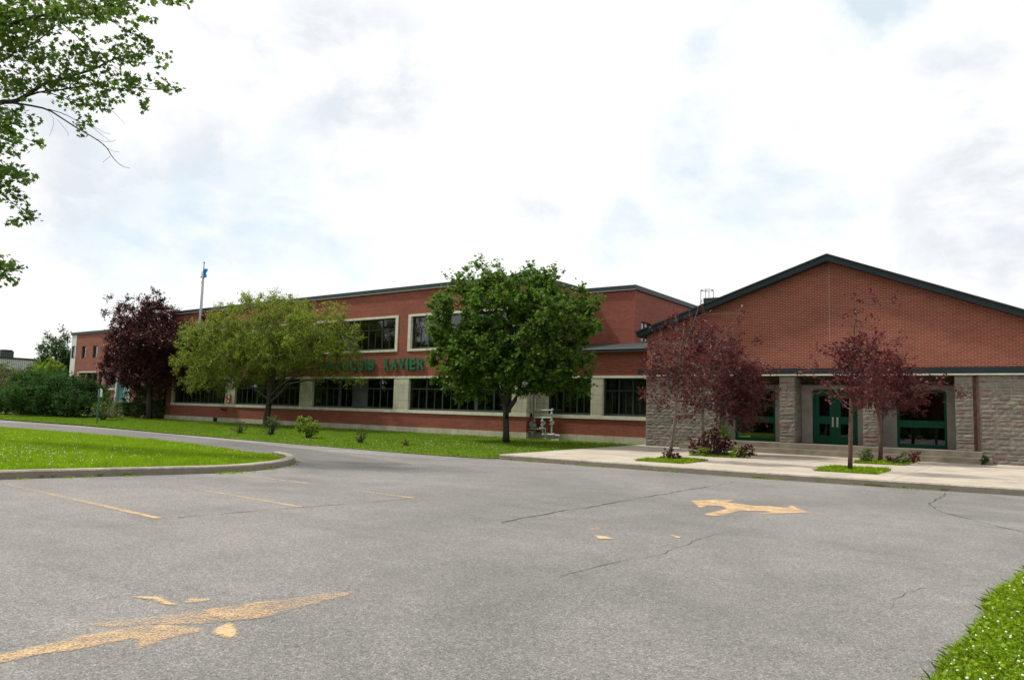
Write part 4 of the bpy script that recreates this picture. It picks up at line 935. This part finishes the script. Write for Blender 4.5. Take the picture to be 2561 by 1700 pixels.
for pl, r in [([(678, 990), (700, 965), (730, 945), (765, 935), (800, 925)], .09), ([(675, 1000), (655, 985), (625, 965), (600, 945), (575, 925)], .08), ([(680, 975), (672, 930), (650, 890), (640, 850)], .08), ([(684, 960), (690, 910), (710, 870), (735, 850)], .075), ([(700, 965), (712, 940), (745, 925), (790, 905)], .08), ([(672, 1010), (700, 985), (720, 960), (770, 950), (800, 955), (815, 945)], .09)]:
    p = [PY(x, y, Yc - .3) for x, y in pl]; mb.tube(p, [r * (1 - .7 * i / (len(p) - 1)) for i in range(len(p))], 8)
mb.obj('limb', M['bark'], rt, True)
# purple plum at far left
Yp = 30.9; b = G(372, 1049, .15); b.z = .19
tl = [b, PY(373, 1010, Yp), PY(374, 970, Yp), PY(376, 920, Yp), PY(378, 860, Yp), PY(380, 790, Yp), PY(385, 740, Yp)]
pbl = [pblob(375, 862, 82, 70, Yp, 2.8), pblob(340, 920, 60, 60, Yp, 2.2), pblob(400, 930, 55, 55, Yp, 2.0), pblob(430, 850, 50, 50, Yp, 1.8), pblob(350, 800, 60, 50, Yp, 2.0), pblob(395, 800, 45, 50, Yp, 1.6), pblob(465, 870, 28, 60, Yp, 1.2)]
pext = [PY(x, y + 12 if y < 800 else y, Yp + random.uniform(-1, 1)) for x, y in [(275, 736), (300, 750), (265, 775), (320, 735), (345, 740), (372, 735), (383, 722), (397, 725), (405, 740), (400, 760), (265, 770), (285, 845), (290, 830), (270, 850), (440, 770), (420, 775), (360, 750), (300, 775), (330, 765), (395, 745), (275, 900), (480, 830)]]
rt = tree('purple_plum_tree', 'dark purple leaved tree with a full crown at the left end of the brick wing', 'tree', b, tl, [.22, .19, .18, .15, .12, .07, .03], pbl, 820, 100, .25, .13, M['leaf_plum'], M['bark'], .10, 'rhomb', .65, shell=.5, extra=pext, upb=.4)
# red leaved street trees in the pavement pits
def redtree(label, base, pix, Y, blobs, nc, rads, ext=(), per=24, lean=0, crad=.17, bark='barkgrey', bare=()):
    tl = [base] + [PY(x, y, Y) for x, y in pix]; rd = [rads[0] + (rads[1] - rads[0]) * i / (len(tl) - 1) for i in range(len(tl))]
    ex = [PY(x, y, Y + random.uniform(-.3, .3)) for x, y in ext]
    rt = tree('red_leaved_tree', label, 'tree', base, tl, rd, blobs, int(nc * 1.05), int(per * 1.45), crad * 1.05, .085, M['leaf_red'], M[bark], .045, 'rhomb', .6, 'red leaved trees in the pavement pits', .45, extra=ex, upb=.3, sag=.12)
    mb = MB()
    for pl in bare:
        p = smoothline([PY(x, y, Y + dz) for (x, y), dz in zip(pl, [random.uniform(-.15, .15) for _ in pl])], 1); mb.tube(p, [.016 * (1 - .75 * i / (len(p) - 1)) for i in range(len(p))], 5)
    if mb.v: mb.obj('bare_twig', M['barkgrey'], rt, True)
    return rt
P1 = G(1672, 1149, .17)
redtree('leaning red leaved tree with pale bare twigs in the front left grass pit', P1, [(1682, 1100), (1690, 1030), (1694, 970), (1700, 910), (1705, 860), (1712, 820)], P1.y,
        [pblob(1700, 900, 85, 70, P1.y, 1.1), pblob(1660, 960, 55, 60, P1.y, .8), pblob(1740, 850, 60, 45, P1.y, .8), pblob(1690, 830, 50, 40, P1.y, .7), pblob(1750, 950, 55, 60, P1.y, .8)], 150, (.055, .02),
        [(1635, 870), (1640, 940), (1645, 1000), (1625, 850), (1760, 785), (1850, 780), (1735, 800), (1650, 845)],
        bare=[[(1696, 960), (1682, 930), (1672, 900), (1675, 930), (1678, 955)], [(1705, 880), (1690, 850), (1680, 818), (1670, 815)], [(1715, 860), (1730, 820), (1740, 790), (1748, 760), (1760, 745)], [(1725, 810), (1730, 795), (1722, 780), (1735, 760)], [(1740, 870), (1750, 830), (1770, 815), (1790, 812)], [(1700, 870), (1715, 840), (1735, 835), (1720, 870)], [(1780, 860), (1820, 820), (1845, 790), (1850, 770)], [(1640, 870), (1615, 865), (1590, 862)]])
P2 = Vector((-10.07, 26.0, .18)); P3 = Vector((-9.95, 27.5, .19))
redtree('slim dark trunked red leaved tree, left of the two in the rear left pit', P2, [(1757, 1100), (1757, 1050), (1758, 1000), (1765, 930), (1775, 880), (1785, 840)], P2.y,
        [pblob(1760, 950, 70, 70, P2.y, 1.1), pblob(1790, 880, 70, 60, P2.y, 1.1), pblob(1740, 1010, 60, 40, P2.y, .8)], 150, (.075, .03), [(1850, 790), (1840, 810), (1700, 1040)], 26)
redtree('fullest dark red leaved tree, right of two trees in the rear left pit', P3, [(1797, 1100), (1800, 1050), (1805, 1000), (1815, 940), (1825, 890)], P3.y,
        [pblob(1830, 950, 80, 75, P3.y, 1.3), pblob(1850, 1000, 75, 55, P3.y, 1.2), pblob(1810, 890, 60, 50, P3.y, 1.0), pblob(1880, 960, 55, 50, P3.y, .9), pblob(1835, 1045, 50, 30, P3.y, .7)], 260, (.085, .03), [(1925, 930), (1915, 920), (1930, 1000), (1890, 860), (1900, 850), (1905, 1045)], 34)
P4 = G(2126, 1177, .17)
redtree('tall sparse red leaved tree with a reddish trunk in the front right grass pit', P4, [(2127, 1120), (2128, 1050), (2129, 990), (2130, 930), (2134, 870), (2136, 820), (2142, 790)], P4.y,
        [pblob(2150, 920, 70, 60, P4.y, .9), pblob(2170, 870, 55, 45, P4.y, .7), pblob(2110, 900, 50, 40, P4.y, .7), pblob(2160, 980, 70, 45, P4.y, .9), pblob(2145, 830, 30, 30, P4.y, .4)], 125, (.065, .02),
        [(2140, 780), (2180, 758), (2195, 760), (2230, 752), (2135, 748), (2165, 805), (2120, 800), (2040, 870), (2025, 930), (2015, 932), (2060, 880), (2230, 855), (2245, 858), (2070, 960), (2080, 990), (2035, 905), (2050, 975), (2245, 890)], 20, bark='barkred',
        bare=[[(2130, 1015), (2105, 1000), (2085, 970), (2060, 950), (2030, 938)], [(2130, 1025), (2110, 1015), (2095, 990), (2090, 965), (2100, 960)], [(2128, 880), (2100, 870), (2080, 868), (2060, 873)], [(2132, 850), (2125, 835), (2113, 822)], [(2140, 800), (2145, 785), (2155, 772), (2180, 765), (2195, 758)], [(2130, 920), (2110, 905), (2090, 895), (2060, 890), (2030, 905)]])
P5 = Vector((-4.72, 28.4, .19))
redtree('low spreading red leaved tree with a long branch to the right, rear right pit', P5, [(2203, 1100), (2199, 1060), (2194, 1020), (2190, 980), (2188, 940)], P5.y,
        [pblob(2210, 950, 85, 60, P5.y, 1.2), pblob(2260, 980, 75, 45, P5.y, 1.0), pblob(2200, 1000, 60, 40, P5.y, .8), pblob(2230, 920, 60, 30, P5.y, .8)], 170, (.075, .03),
        [(2340, 960), (2350, 955), (2320, 965), (2300, 965), (2390, 985), (2340, 970), (2310, 990), (2285, 1010), (2300, 1025), (2305, 930), (2250, 905), (2390, 992)], 28, bark='barkred',
        bare=[[(2200, 1010), (2240, 1005), (2270, 1005), (2300, 985), (2330, 980), (2345, 985)], [(2265, 1002), (2258, 985), (2250, 975)], [(2240, 990), (2290, 965), (2320, 958), (2345, 955)]])
# overhanging maple at top left
D = 24.0; k7 = lambda p: (p[0] / 2.178, p[1] / 2.178)
ob = PD(-215, 1000, 24.6); ob.z = .12
over = thing('overhanging_maple_tree', ob, 'large maple whose thin leafy branches hang into the top left of the view', 'tree')
def od(p, dd=0): return PD(*k7(p), D + dd)
brs = [([(-420, 900), (-300, 760), (-150, 620), (0, 555), (80, 555), (130, 530), (190, 490), (240, 455), (330, 435), (420, 405), (520, 375), (600, 330), (680, 300), (790, 310)], .10),
       ([(130, 530), (230, 497), (330, 492), (430, 472), (530, 462), (640, 485), (740, 475), (830, 490), (930, 490), (965, 480)], .03),
       ([(40, 558), (150, 572), (260, 595), (330, 640), (430, 705), (520, 755), (580, 800), (610, 855), (660, 905), (710, 918)], .035),
       ([(260, 595), (350, 620), (430, 665), (500, 690), (560, 740), (600, 770)], .015), ([(200, 500), (310, 515), (400, 560), (470, 575), (560, 570), (620, 610), (680, 675)], .02),
       ([(-420, 700), (-250, 420), (-100, 280), (0, 195), (60, 130), (150, 105), (250, 80), (400, 50), (560, 40), (700, 5), (850, -40)], .09),
       ([(-250, 420), (-100, 180), (0, 90), (50, 20), (90, -60)], .06), ([(-100, 200), (0, 140), (60, 90), (100, 50), (160, -40)], .04), ([(120, 270), (220, 215), (310, 135), (360, 60)], .03), ([(-60, 380), (60, 300), (120, 270)], .03),
       ([(150, 105), (300, 100), (400, 180), (470, 250), (560, 340), (640, 370), (720, 450)], .025), ([(400, 50), (560, 90), (700, 170), (760, 200), (800, 215)], .018), ([(560, 40), (760, 30), (860, 120)], .012),
       ([(-300, 760), (-150, 700), (-30, 690), (90, 740), (190, 775)], .03), ([(-420, 1100), (-200, 950), (-40, 900), (60, 940), (130, 960)], .03), ([(-200, 950), (-60, 1020), (40, 1080), (130, 1160), (170, 1190)], .025), ([(-420, 1500), (-200, 1420), (0, 1450), (100, 1468)], .03), ([(-100, 1440), (10, 1500), (70, 1525)], .015),
       ([(-30, 480), (60, 495), (110, 500), (180, 505)], .02), ([(700, 475), (760, 550), (790, 595)], .006), ([(430, 472), (470, 500), (540, 550), (580, 570)], .010), ([(640, 330), (760, 340), (880, 345), (900, 330)], .008), ([(260, 600), (300, 660), (270, 740)], .005), ([(310, 650), (370, 720), (372, 745)], .005), ([(520, 755), (560, 770), (600, 775), (630, 765)], .004), ([(560, 790), (610, 825), (650, 828)], .004), ([(600, 850), (560, 885)], .004), ([(500, 690), (530, 700), (560, 720), (600, 730)], .004)]
TY = D + 1
tk = MB(); tt = [ob, ob + Vector((.05, 0, 2)), ob + Vector((.0, .1, 4.5)), ob + Vector((.1, .1, 7)), ob + Vector((.1, .2, 10.5)), ob + Vector((0, .3, 14.5))]
tk.tube(tt, [.42, .34, .30, .24, .16, .05], 14)
br = MB()
for pl, r in brs:
    p = [od(q, random.uniform(-.3, .3)) for q in pl]; r *= 1.0
    if pl[0][0] <= -400: 
        st = ob + Vector((0, 0, max(2.6, min(11.5, p[0].z - .8)))); p = [st] + p[1:] 
    p = smoothline(p, 1); br.tube(p, [max(.0045, r * (1 - .88 * (i / (len(p) - 1)))) for i in range(len(p))], 6)
tk.obj('trunk', M['bark'], over, True); br.obj('branch', M['bark'], over, True)
cl = []
def fillr(x0, x1, y0, y1, n, s=1.): 
    for _ in range(n): cl.append((random.uniform(x0, x1), random.uniform(y0, y1), s))
fillr(-60, 640, -60, 75, 95); fillr(-60, 270, 60, 200, 60); fillr(-60, 250, 200, 330, 42); fillr(-60, 190, 340, 520, 34); fillr(240, 620, 290, 480, 52); fillr(360, 600, 490, 590, 14); fillr(600, 820, 250, 340, 14); fillr(630, 750, 420, 500, 12); fillr(270, 500, 80, 280, 22); fillr(500, 800, 60, 230, 10); fillr(640, 820, -60, 50, 16); fillr(850, 1000, -40, 15, 5); fillr(300, 640, 60, 120, 14)
for p in [(790, 110), (840, 115), (745, 125), (710, 130), (705, 185), (770, 195), (790, 215), (800, 230), (620, 215), (655, 235), (685, 235), (900, 290), (885, 325), (915, 330), (885, 372), (830, 440), (850, 460), (872, 450), (885, 480), (910, 490), (935, 488), (966, 480), (645, 540), (782, 525), (770, 575), (792, 560), (790, 592), (455, 625), (480, 640), (460, 655), (430, 680), (475, 682), (462, 730), (150, 645), (180, 642), (120, 680), (105, 665), (185, 728), (195, 775), (215, 778), (185, 770), (90, 620), (290, 545), (130, 590), (560, 520), (575, 515), (990, 10), (1005, 14), (940, 5), (870, 8), (90, 940), (130, 945), (140, 1005), (90, 1040), (70, 1060), (100, 1060), (130, 1105), (110, 1105), (115, 1140), (145, 1160), (170, 1180), (160, 1190), (185, 1187), (60, 1205), (85, 1200), (90, 1215), (35, 1435), (60, 1465), (95, 1465), (110, 1470), (35, 1520), (65, 1528), (80, 1525)]: cl.append((*p, .8))
fillr(-60, 80, 600, 700, 16); fillr(-60, 95, 700, 850, 26); fillr(-60, 60, 890, 960, 12); fillr(40, 140, 920, 990, 8); fillr(-60, 40, 990, 1080, 10); fillr(-60, 30, 1360, 1560, 16); fillr(0, 60, 1430, 1470, 4); fillr(-500, -60, -150, 1300, 150); fillr(-60, 900, -130, -60, 26)
cen = []
for x, y, s in cl:
    c = np.array(od((x, y), random.uniform(-1.2, 1.2))); k = int(random.uniform(7, 15) * s)
    cen.append(c + RNG.normal(size=(k, 3)) * np.array([.125, .125, .085]) * (s if s < 1 else 1.15))
v, k, tr = leaves(np.concatenate(cen), .165, 1, .35, 'star', .6); fastmesh('crown', v, k, M['leaf_over'], over, tris=tr)
# ------------------------------------------------------------------ shrubs
def shrub(name, label, base, blobs, nc, per, crad, lsize, lmat, cat='shrub', group=None, shape='rhomb', wr=.6, upb=.5, stems=5, part='foliage', shell=.55):
    root = thing(name, base, label, cat, group); cl = inblob(blobs, nc, shell); cl = [c for c in cl if c[2] > base[2] + .02]
    mb = MB()
    for c in random.sample(cl, min(len(cl), stems * 4)):
        a = Vector(base) + Vector((random.uniform(-.1, .1), random.uniform(-.1, .1), -.03)); c = Vector(c); mid_ = a.lerp(c, .5) + Vector((0, 0, (c - a).length * .12)); mb.tube([a, mid_, c], [.02, .012, .005], 5)
    mb.obj('stem', M['bark'], root, True)
    cen, tw = clumpleaves(cl, per, crad * .8, base[2] - .02, np.mean(cl, 0))
    v, k, tr = leaves(cen, lsize, wr, upb, shape); fastmesh(part, v, k, lmat, root, tris=tr); return root
def sb(x, y, z=.15): p = G(x, y, z); p.z = zl(p.y) if p.x < -15 else .18; return p
Yb = 28.0
b = Vector((PY(150, 1040, Yb).x, Yb, .17)); shrub('large_bush', 'huge dark green rounded bush covering the lower left of the brick building', b, [pblob(145, 992, 62, 50, Yb, 3.6), pblob(60, 1005, 42, 38, Yb, 3.0), pblob(205, 1008, 34, 34, Yb, 2.2), pblob(115, 962, 34, 26, Yb, 2.5), pblob(172, 965, 26, 24, Yb, 2), pblob(28, 1020, 18, 20, Yb, 2)], 520, 130, .36, .15, M['leaf_bush'], 'bush')
Yq = 36; b = Vector((PY(138, 1000, Yq).x, Yq, .19)); tr_ = [b, PY(138, 960, Yq), PY(139, 900, Yq), PY(140, 840, Yq)]
tree('conical_tree', 'ragged dark tree rising above the bushes left of the brick building', 'tree', b, tr_, [.2, .15, .1, .04], [pblob(138, 930, 42, 42, Yq, 2.2), pblob(140, 885, 27, 38, Yq, 1.6), pblob(160, 895, 18, 25, Yq, 1.), pblob(120, 862, 10, 28, Yq, .5), pblob(153, 855, 12, 25, Yq, .5), pblob(105, 915, 16, 22, Yq, .9)], 330, 70, .28, .17, M['leaf_bush'], M['bark'], .10, extra=[PY(x, y, Yq) for x, y in [(118, 835), (124, 845), (153, 825), (160, 835), (168, 870), (172, 880)]])
Yo = 33; b = Vector((PY(10, 1030, Yo).x, Yo, .19)); shrub('olive_bush', 'olive green loose bush at the extreme left edge before the metal clad hall', b, [pblob(20, 955, 45, 45, Yo, 3), pblob(-30, 960, 50, 50, Yo, 3), pblob(50, 975, 30, 30, Yo, 2), pblob(0, 1000, 40, 35, Yo, 2.5)], 260, 60, .35, .17, M['leaf_olive'], 'bush')
Yl = 31; b = Vector((PY(118, 1000, Yl).x, Yl, .19)); shrub('lime_bush', 'small yellow green crown showing between the dark bush and the ragged tree', b, [pblob(122, 918, 17, 20, Yl, 1.2), pblob(106, 930, 12, 16, Yl, 1.0)], 60, 55, .22, .15, M['leaf_lime'], 'bush')
Yg = 31.9; b = Vector((PY(345, 1040, Yg).x, Yg, .19)); shrub('cedar_shrub', 'dense dark green shrub under the purple tree beside the teal door', b, [pblob(348, 1005, 26, 38, Yg, 1.5), pblob(330, 1020, 18, 22, Yg, 1.2), pblob(375, 1000, 22, 36, Yg, 1.2), pblob(350, 980, 18, 22, Yg, 1)], 220, 60, .22, .11, M['leaf_bush'])
b = sb(255, 1050); shrub('thin_shrub', 'thin yellowish shrub standing right behind the green sign post', b, [pblob(258, 1022, 16, 26, b.y, 1.0), pblob(280, 1030, 22, 16, b.y, 1.0)], 45, 26, .22, .13, M['leaf_olive'])
b = sb(393, 1048); shrub('grey_green_shrub', 'low grey green shrub at the foot of the purple tree by the wing corner', b, [pblob(385, 1028, 22, 18, b.y, 1.2), pblob(408, 1025, 14, 14, b.y, .9)], 55, 32, .22, .13, M['leaf_olive'])
b = sb(600, 1080); shrub('twiggy_shrub', 'twiggy half bare shrub on the lawn left of the crabapple trunk', b, [pblob(600, 1066, 12, 14, b.y, .5), pblob(607, 1074, 10, 8, b.y, .4)], 18, 26, .10, .07, M['leaf_olive'])
b = sb(679, 1084); shrub('upright_shrub', 'upright olive shrub directly in front of the crabapple trunk', b, [pblob(679, 1068, 12, 20, b.y, .4), pblob(683, 1055, 11, 12, b.y, .4)], 42, 38, .11, .06, M['leaf_olive'])
b = sb(772, 1091); shrub('round_shrub', 'rounded bright yellow green shrub on the lawn right of the crabapple', b, [pblob(770, 1066, 18, 23, b.y, .5), pblob(782, 1072, 15, 15, b.y, .4), pblob(760, 1058, 10, 14, b.y, .4)], 75, 34, .11, .085, M['leaf_lime'])
b = sb(903, 1103); shrub('small_tuft_shrub', 'small grey twiggy shrub on the lawn below the letters', b, [pblob(903, 1092, 12, 12, b.y, .3), pblob(908, 1078, 12, 10, b.y, .3)], 24, 26, .08, .05, M['leaf_olive'])
b = sb(1013, 1109); shrub('seedling', 'tiny reddish seedling alone on the lawn left of the maple trunk', b, [pblob(1014, 1104, 6, 6, b.y, .15)], 9, 10, .05, .06, M['leaf_red'], 'seedling')
# pits: grass beds, suckers and red shrubs
def pit(c, label_k=''):
    mb = MB(); n = len(c); mb.add([(p.x, p.y, PZ(p.y) + .006) for p in c], [tuple(range(n))]); tag(mb.obj('tree_pit', M['soil']), kind='structure')
pits = [[(-10.1, 20.75), (-8.66, 20.85), (-8.66, 22.95), (-10.1, 22.9)], [(-10.2, 25.2), (-8.75, 25.4), (-8.75, 28.1), (-10.2, 28.0)], [(-5.22, 21.5), (-3.7, 21.75), (-3.7, 23.9), (-5.22, 23.8)], [(-5.22, 26.5), (-3.75, 26.8), (-3.75, 29.3), (-5.22, 29.2)]]
for q in pits: pit([Vector((x, y, 0)) for x, y in q])
def blades(name, cents, h, wd, mat, lean=.35, loc=None, kind='stuff'):
    n = len(cents); X_, Y_ = cents[:, 0], cents[:, 1]; pt = np.sin(X_ * 2.3 + 1.7 * np.sin(Y_ * 1.9)) * np.sin(Y_ * 3.1 + 1.3 * np.sin(X_ * 2.7)) + .6 * np.sin(X_ * 7.9 + Y_ * 5.1) * np.sin(Y_ * 8.7 - X_ * 3.3)
    h = (h * (1 + .38 * pt))[:, None] if wd > .008 else h; a = RNG.uniform(0, 2 * math.pi, n); w_ = np.stack([np.cos(a), np.sin(a), np.zeros(n)], 1) * wd * RNG.uniform(.6, 1.3, (n, 1)); L = RNG.normal(size=(n, 3)) * lean; L[:, 2] = 1; L = unit(L) * h * RNG.uniform(.4, 1.4, (n, 1))
    if wd < .012:
        mid_ = cents + L * .55; tip = cents + L + np.stack([L[:, 0], L[:, 1], -np.abs(L[:, 2]) * .25], 1) * .8
        v = np.stack([cents - w_, cents + w_, mid_ + w_ * .8, tip, mid_ - w_ * .8], 1); o = fastmesh(name, v, 5, mat, loc=loc)
    else: o = fastmesh(name, np.stack([cents - w_, cents + w_, cents + L], 1), 3, mat, loc=loc)
    return o
for q in pits:
    x0, x1 = q[0][0], q[1][0]; y0, y1 = q[0][1], q[2][1]; n = 5200
    xs_ = RNG.uniform(x0, x1, n); t = (xs_ - x0) / (x1 - x0); ys_ = RNG.uniform(0, 1, n); yy = (q[0][1] + (q[1][1] - q[0][1]) * t) * (1 - ys_) + (q[3][1] + (q[2][1] - q[3][1]) * t) * ys_
    c = np.stack([xs_, yy, .158 + (yy - 19.8) * .0038 + .004], 1)
    o = blades('grass', c, .085, .011, M['blade'], .6, loc=(x0, y0, .18)); tag(o, kind='stuff')
shrub('red_sucker_shrub', 'low dark red suckers at the foot of the leaning tree', P1 + Vector((.15, .05, 0)), [pblob(1672, 1138, 18, 18, P1.y, .3), pblob(1695, 1140, 12, 12, P1.y, .25)], 26, 18, .06, .07, M['leaf_red'])
shrub('red_planter_shrub', 'bushy dark red shrub filling the rear left pit below two trees', P2 + Vector((.3, -.1, 0)), [pblob(1750, 1115, 28, 26, 26, .5), pblob(1785, 1105, 38, 34, 26.3, .7), pblob(1810, 1115, 32, 26, 26.3, .6)], 150, 26, .09, .08, M['leaf_red'])
shrub('lime_planter_shrub', 'yellow green leafy shoots rising from the red shrub in the rear left pit', P2 + Vector((.5, -.3, 0)), [pblob(1808, 1078, 9, 20, 25.8, .25), pblob(1822, 1090, 8, 14, 25.8, .25), pblob(1770, 1085, 6, 10, 25.7, .2), pblob(1762, 1125, 14, 10, 25.4, .3), pblob(1735, 1130, 12, 10, 25.4, .3), pblob(1845, 1128, 14, 14, 25.5, .3)], 60, 16, .06, .07, M['leaf_lime'])
shrub('rust_planter_shrub', 'small rust red shrub at the right corner of the rear left pit', Vector((-8.85, 25.9, .18)), [pblob(1868, 1127, 14, 14, 25.9, .3)], 26, 18, .06, .07, M['leaf_red'])
shrub('green_planter_shrub', 'loose green shrub at the left of the rear right pit', Vector((-5.0, 27.3, .19)), [pblob(2165, 1142, 20, 20, 27.2, .35), pblob(2150, 1150, 10, 12, 27.2, .2)], 42, 22, .07, .06, M['leaf_olive'])
shrub('maroon_planter_shrub', 'small maroon shrub at the right of the rear right pit', Vector((-3.95, 27.4, .19)), [pblob(2288, 1142, 15, 17, 27.4, .3), pblob(2226, 1150, 12, 10, 27.4, .25)], 34, 18, .06, .07, M['leaf_red'])
shrub('pale_planter_shrub', 'pale green sprig between the trunk and the maroon shrub in the rear right pit', Vector((-4.2, 27.2, .19)), [pblob(2262, 1145, 10, 18, 27.2, .2)], 16, 14, .05, .06, M['leaf_lime'])
shrub('step_weed', 'small green weed growing where the steps meet the stone wall', Vector((-1.85, 30.0, .2)), [pblob(2462, 1147, 10, 8, 29.98, .1)], 16, 30, .04, .05, M['leaf_bush'], 'weed')
# ------------------------------------------------------------------ grass
def pip(x, y, poly):
    ins = np.zeros(len(x), bool); j = len(poly) - 1
    for i in range(len(poly)):
        xi, yi = poly[i].x, poly[i].y; xj, yj = poly[j].x, poly[j].y
        c = ((yi > y) != (yj > y)) & (x < (xj - xi) * (y - yi) / (yj - yi + 1e-12) + xi); ins ^= c; j = i
    return ins
n = 190000; x = -15 - 30 * RNG.uniform(0, 1, n) ** 1.5; y = RNG.uniform(4.5, 16, n); k = pip(x, y, ring); x, y = x[k], y[k]
z = np.where(y < 11, .14, .14 - np.minimum(1, (y - 11) / 3.) * .09)
o = blades('grass', np.stack([x, y, z], 1), .07, .013, M['blade'], .5, loc=(-20, 10, .1)); tag(o, kind='stuff')
n = 130000; x = RNG.uniform(-64, -14.5, n); y = RNG.uniform(19, 31.5, n)
lp = [Vector((p.x, p.y, 0)) for p in front] + [Vector((-15.0, 31.1, 0)), Vector((-64, 32.4, 0))]; k = pip(x, y, lp); x, y = x[k], y[k]
o = blades('grass', np.stack([x, y, .02 + np.clip((y - 19.3) / 11.7, 0, 1) * .18], 1), .07, .018, M['blade_shaded'], .5, loc=(-30, 25, .1)); tag(o, kind='stuff')
n = 120000; x = RNG.uniform(-1.3, 1.6, n); y = RNG.uniform(2.6, 12, n); k = pip(x, y, edge_s); x, y = x[k], y[k]
o = blades('grass', np.stack([x, y, np.full(len(x), .008)], 1), .07, .0030, M['blade'], .6, loc=(0, 6, 0)); tag(o, kind='stuff')
# clover leaves among the blades near the camera
n = 14000; x = RNG.uniform(-1.3, 1.4, n); y = RNG.uniform(2.6, 11, n); k = pip(x, y, edge_s); c = np.stack([x[k], y[k], RNG.uniform(.02, .07, k.sum())], 1)
v, kk, tr = leaves(c, .03, .9, 1.5); o = fastmesh('clover_leaves', v, kk, M['blade'], loc=(0, 6, 0), tris=tr); tag(o, kind='stuff')
mb = MB(); n = 560; cnt = 0
while cnt < n:
    x, y = random.uniform(-1.0, 1.5), random.uniform(2.8, 10)
    if pip(np.array([x - .05]), np.array([y]), edge_s)[0] and random.random() < (1.2 if y < 7 else .35): mb.ico((x, y, random.uniform(.06, .11)), random.uniform(.005, .009), .9); cnt += 1
tag(mb.obj('clover_flowers', M['flower']), kind='stuff')
mb = MB()
for _ in range(420):
    x, y = random.uniform(-34, -16), random.uniform(6.5, 13.5)
    if random.random() < .4: x = random.gauss(-21, 2.2); y = random.gauss(8.3, .8)
    if x < -15.9: mb.ico((x, y, .2), .011)
for _ in range(130):
    x, y = random.gauss(-20, 3.5), random.gauss(23.5, 1.6)
    if 20 < y < 30 and x < -15.5: mb.ico((x, y, zl(y) + .06), .012)
tag(mb.obj('clover_flowers', M['flower']), kind='stuff')
# weeds along the kerbs
cs = []
for line, spots, sgn in ((isl_d, [(.0, 1.)], 1), (kl_d, [(0, 1)], 1)):
    m_ = len(line)
    for _ in range(70):
        i = random.randrange(m_ - 1); p = line[i].lerp(line[i + 1], random.random())
        if random.random() < .5 or (p.y > 10 and p.x < -14): cs.append(np.array([p.x, p.y, 0]) + RNG.normal(size=(random.randint(10, 60), 3)) * np.array([.16 if sgn else .04, .03, 0]) + np.array([.0, -.03, 0]))
c = np.concatenate(cs); c[:, 2] = 0; o = blades('kerb_weeds', c, .045, .009, M['blade'], .8, loc=(-8, 15, 0)); tag(o, kind='stuff')
# ragged verge fringe spilling on the asphalt
# ------------------------------------------------------------------ tree belt across the road, seen only mirrored in the glass
cen = []
for k in range(62):
    cx_ = -165 + k * 3.2 + random.uniform(-1, 1); cy_ = -24 + random.uniform(-4, 4); H_ = random.uniform(11, 17)
    q = RNG.normal(size=(820, 3)); q = unit(q) * RNG.uniform(.4, 1, (820, 1)) * np.array([3.2, 2.6, H_ * .5]) + np.array([cx_, cy_, H_ * .5]); cen.append(q)
    q = RNG.uniform(-1, 1, size=(520, 3)) * np.array([3, 2.5, 2.4]) + np.array([cx_, cy_ - 1, 2.6]); cen.append(q)
v, kk, tr = leaves(np.concatenate(cen), 1.25, .7, .2); o = fastmesh('tree_belt', v, kk, M['leaf_maple'], loc=(-20, -34, 0), tris=tr); tag(o, 'belt of dense green trees across the road behind the viewpoint', 'trees', kind='stuff')
S.cycles.max_bounces = 6; S.cycles.transparent_max_bounces = 8; S.cycles.diffuse_bounces = 3; S.cycles.glossy_bounces = 3; S.cycles.use_denoising = True
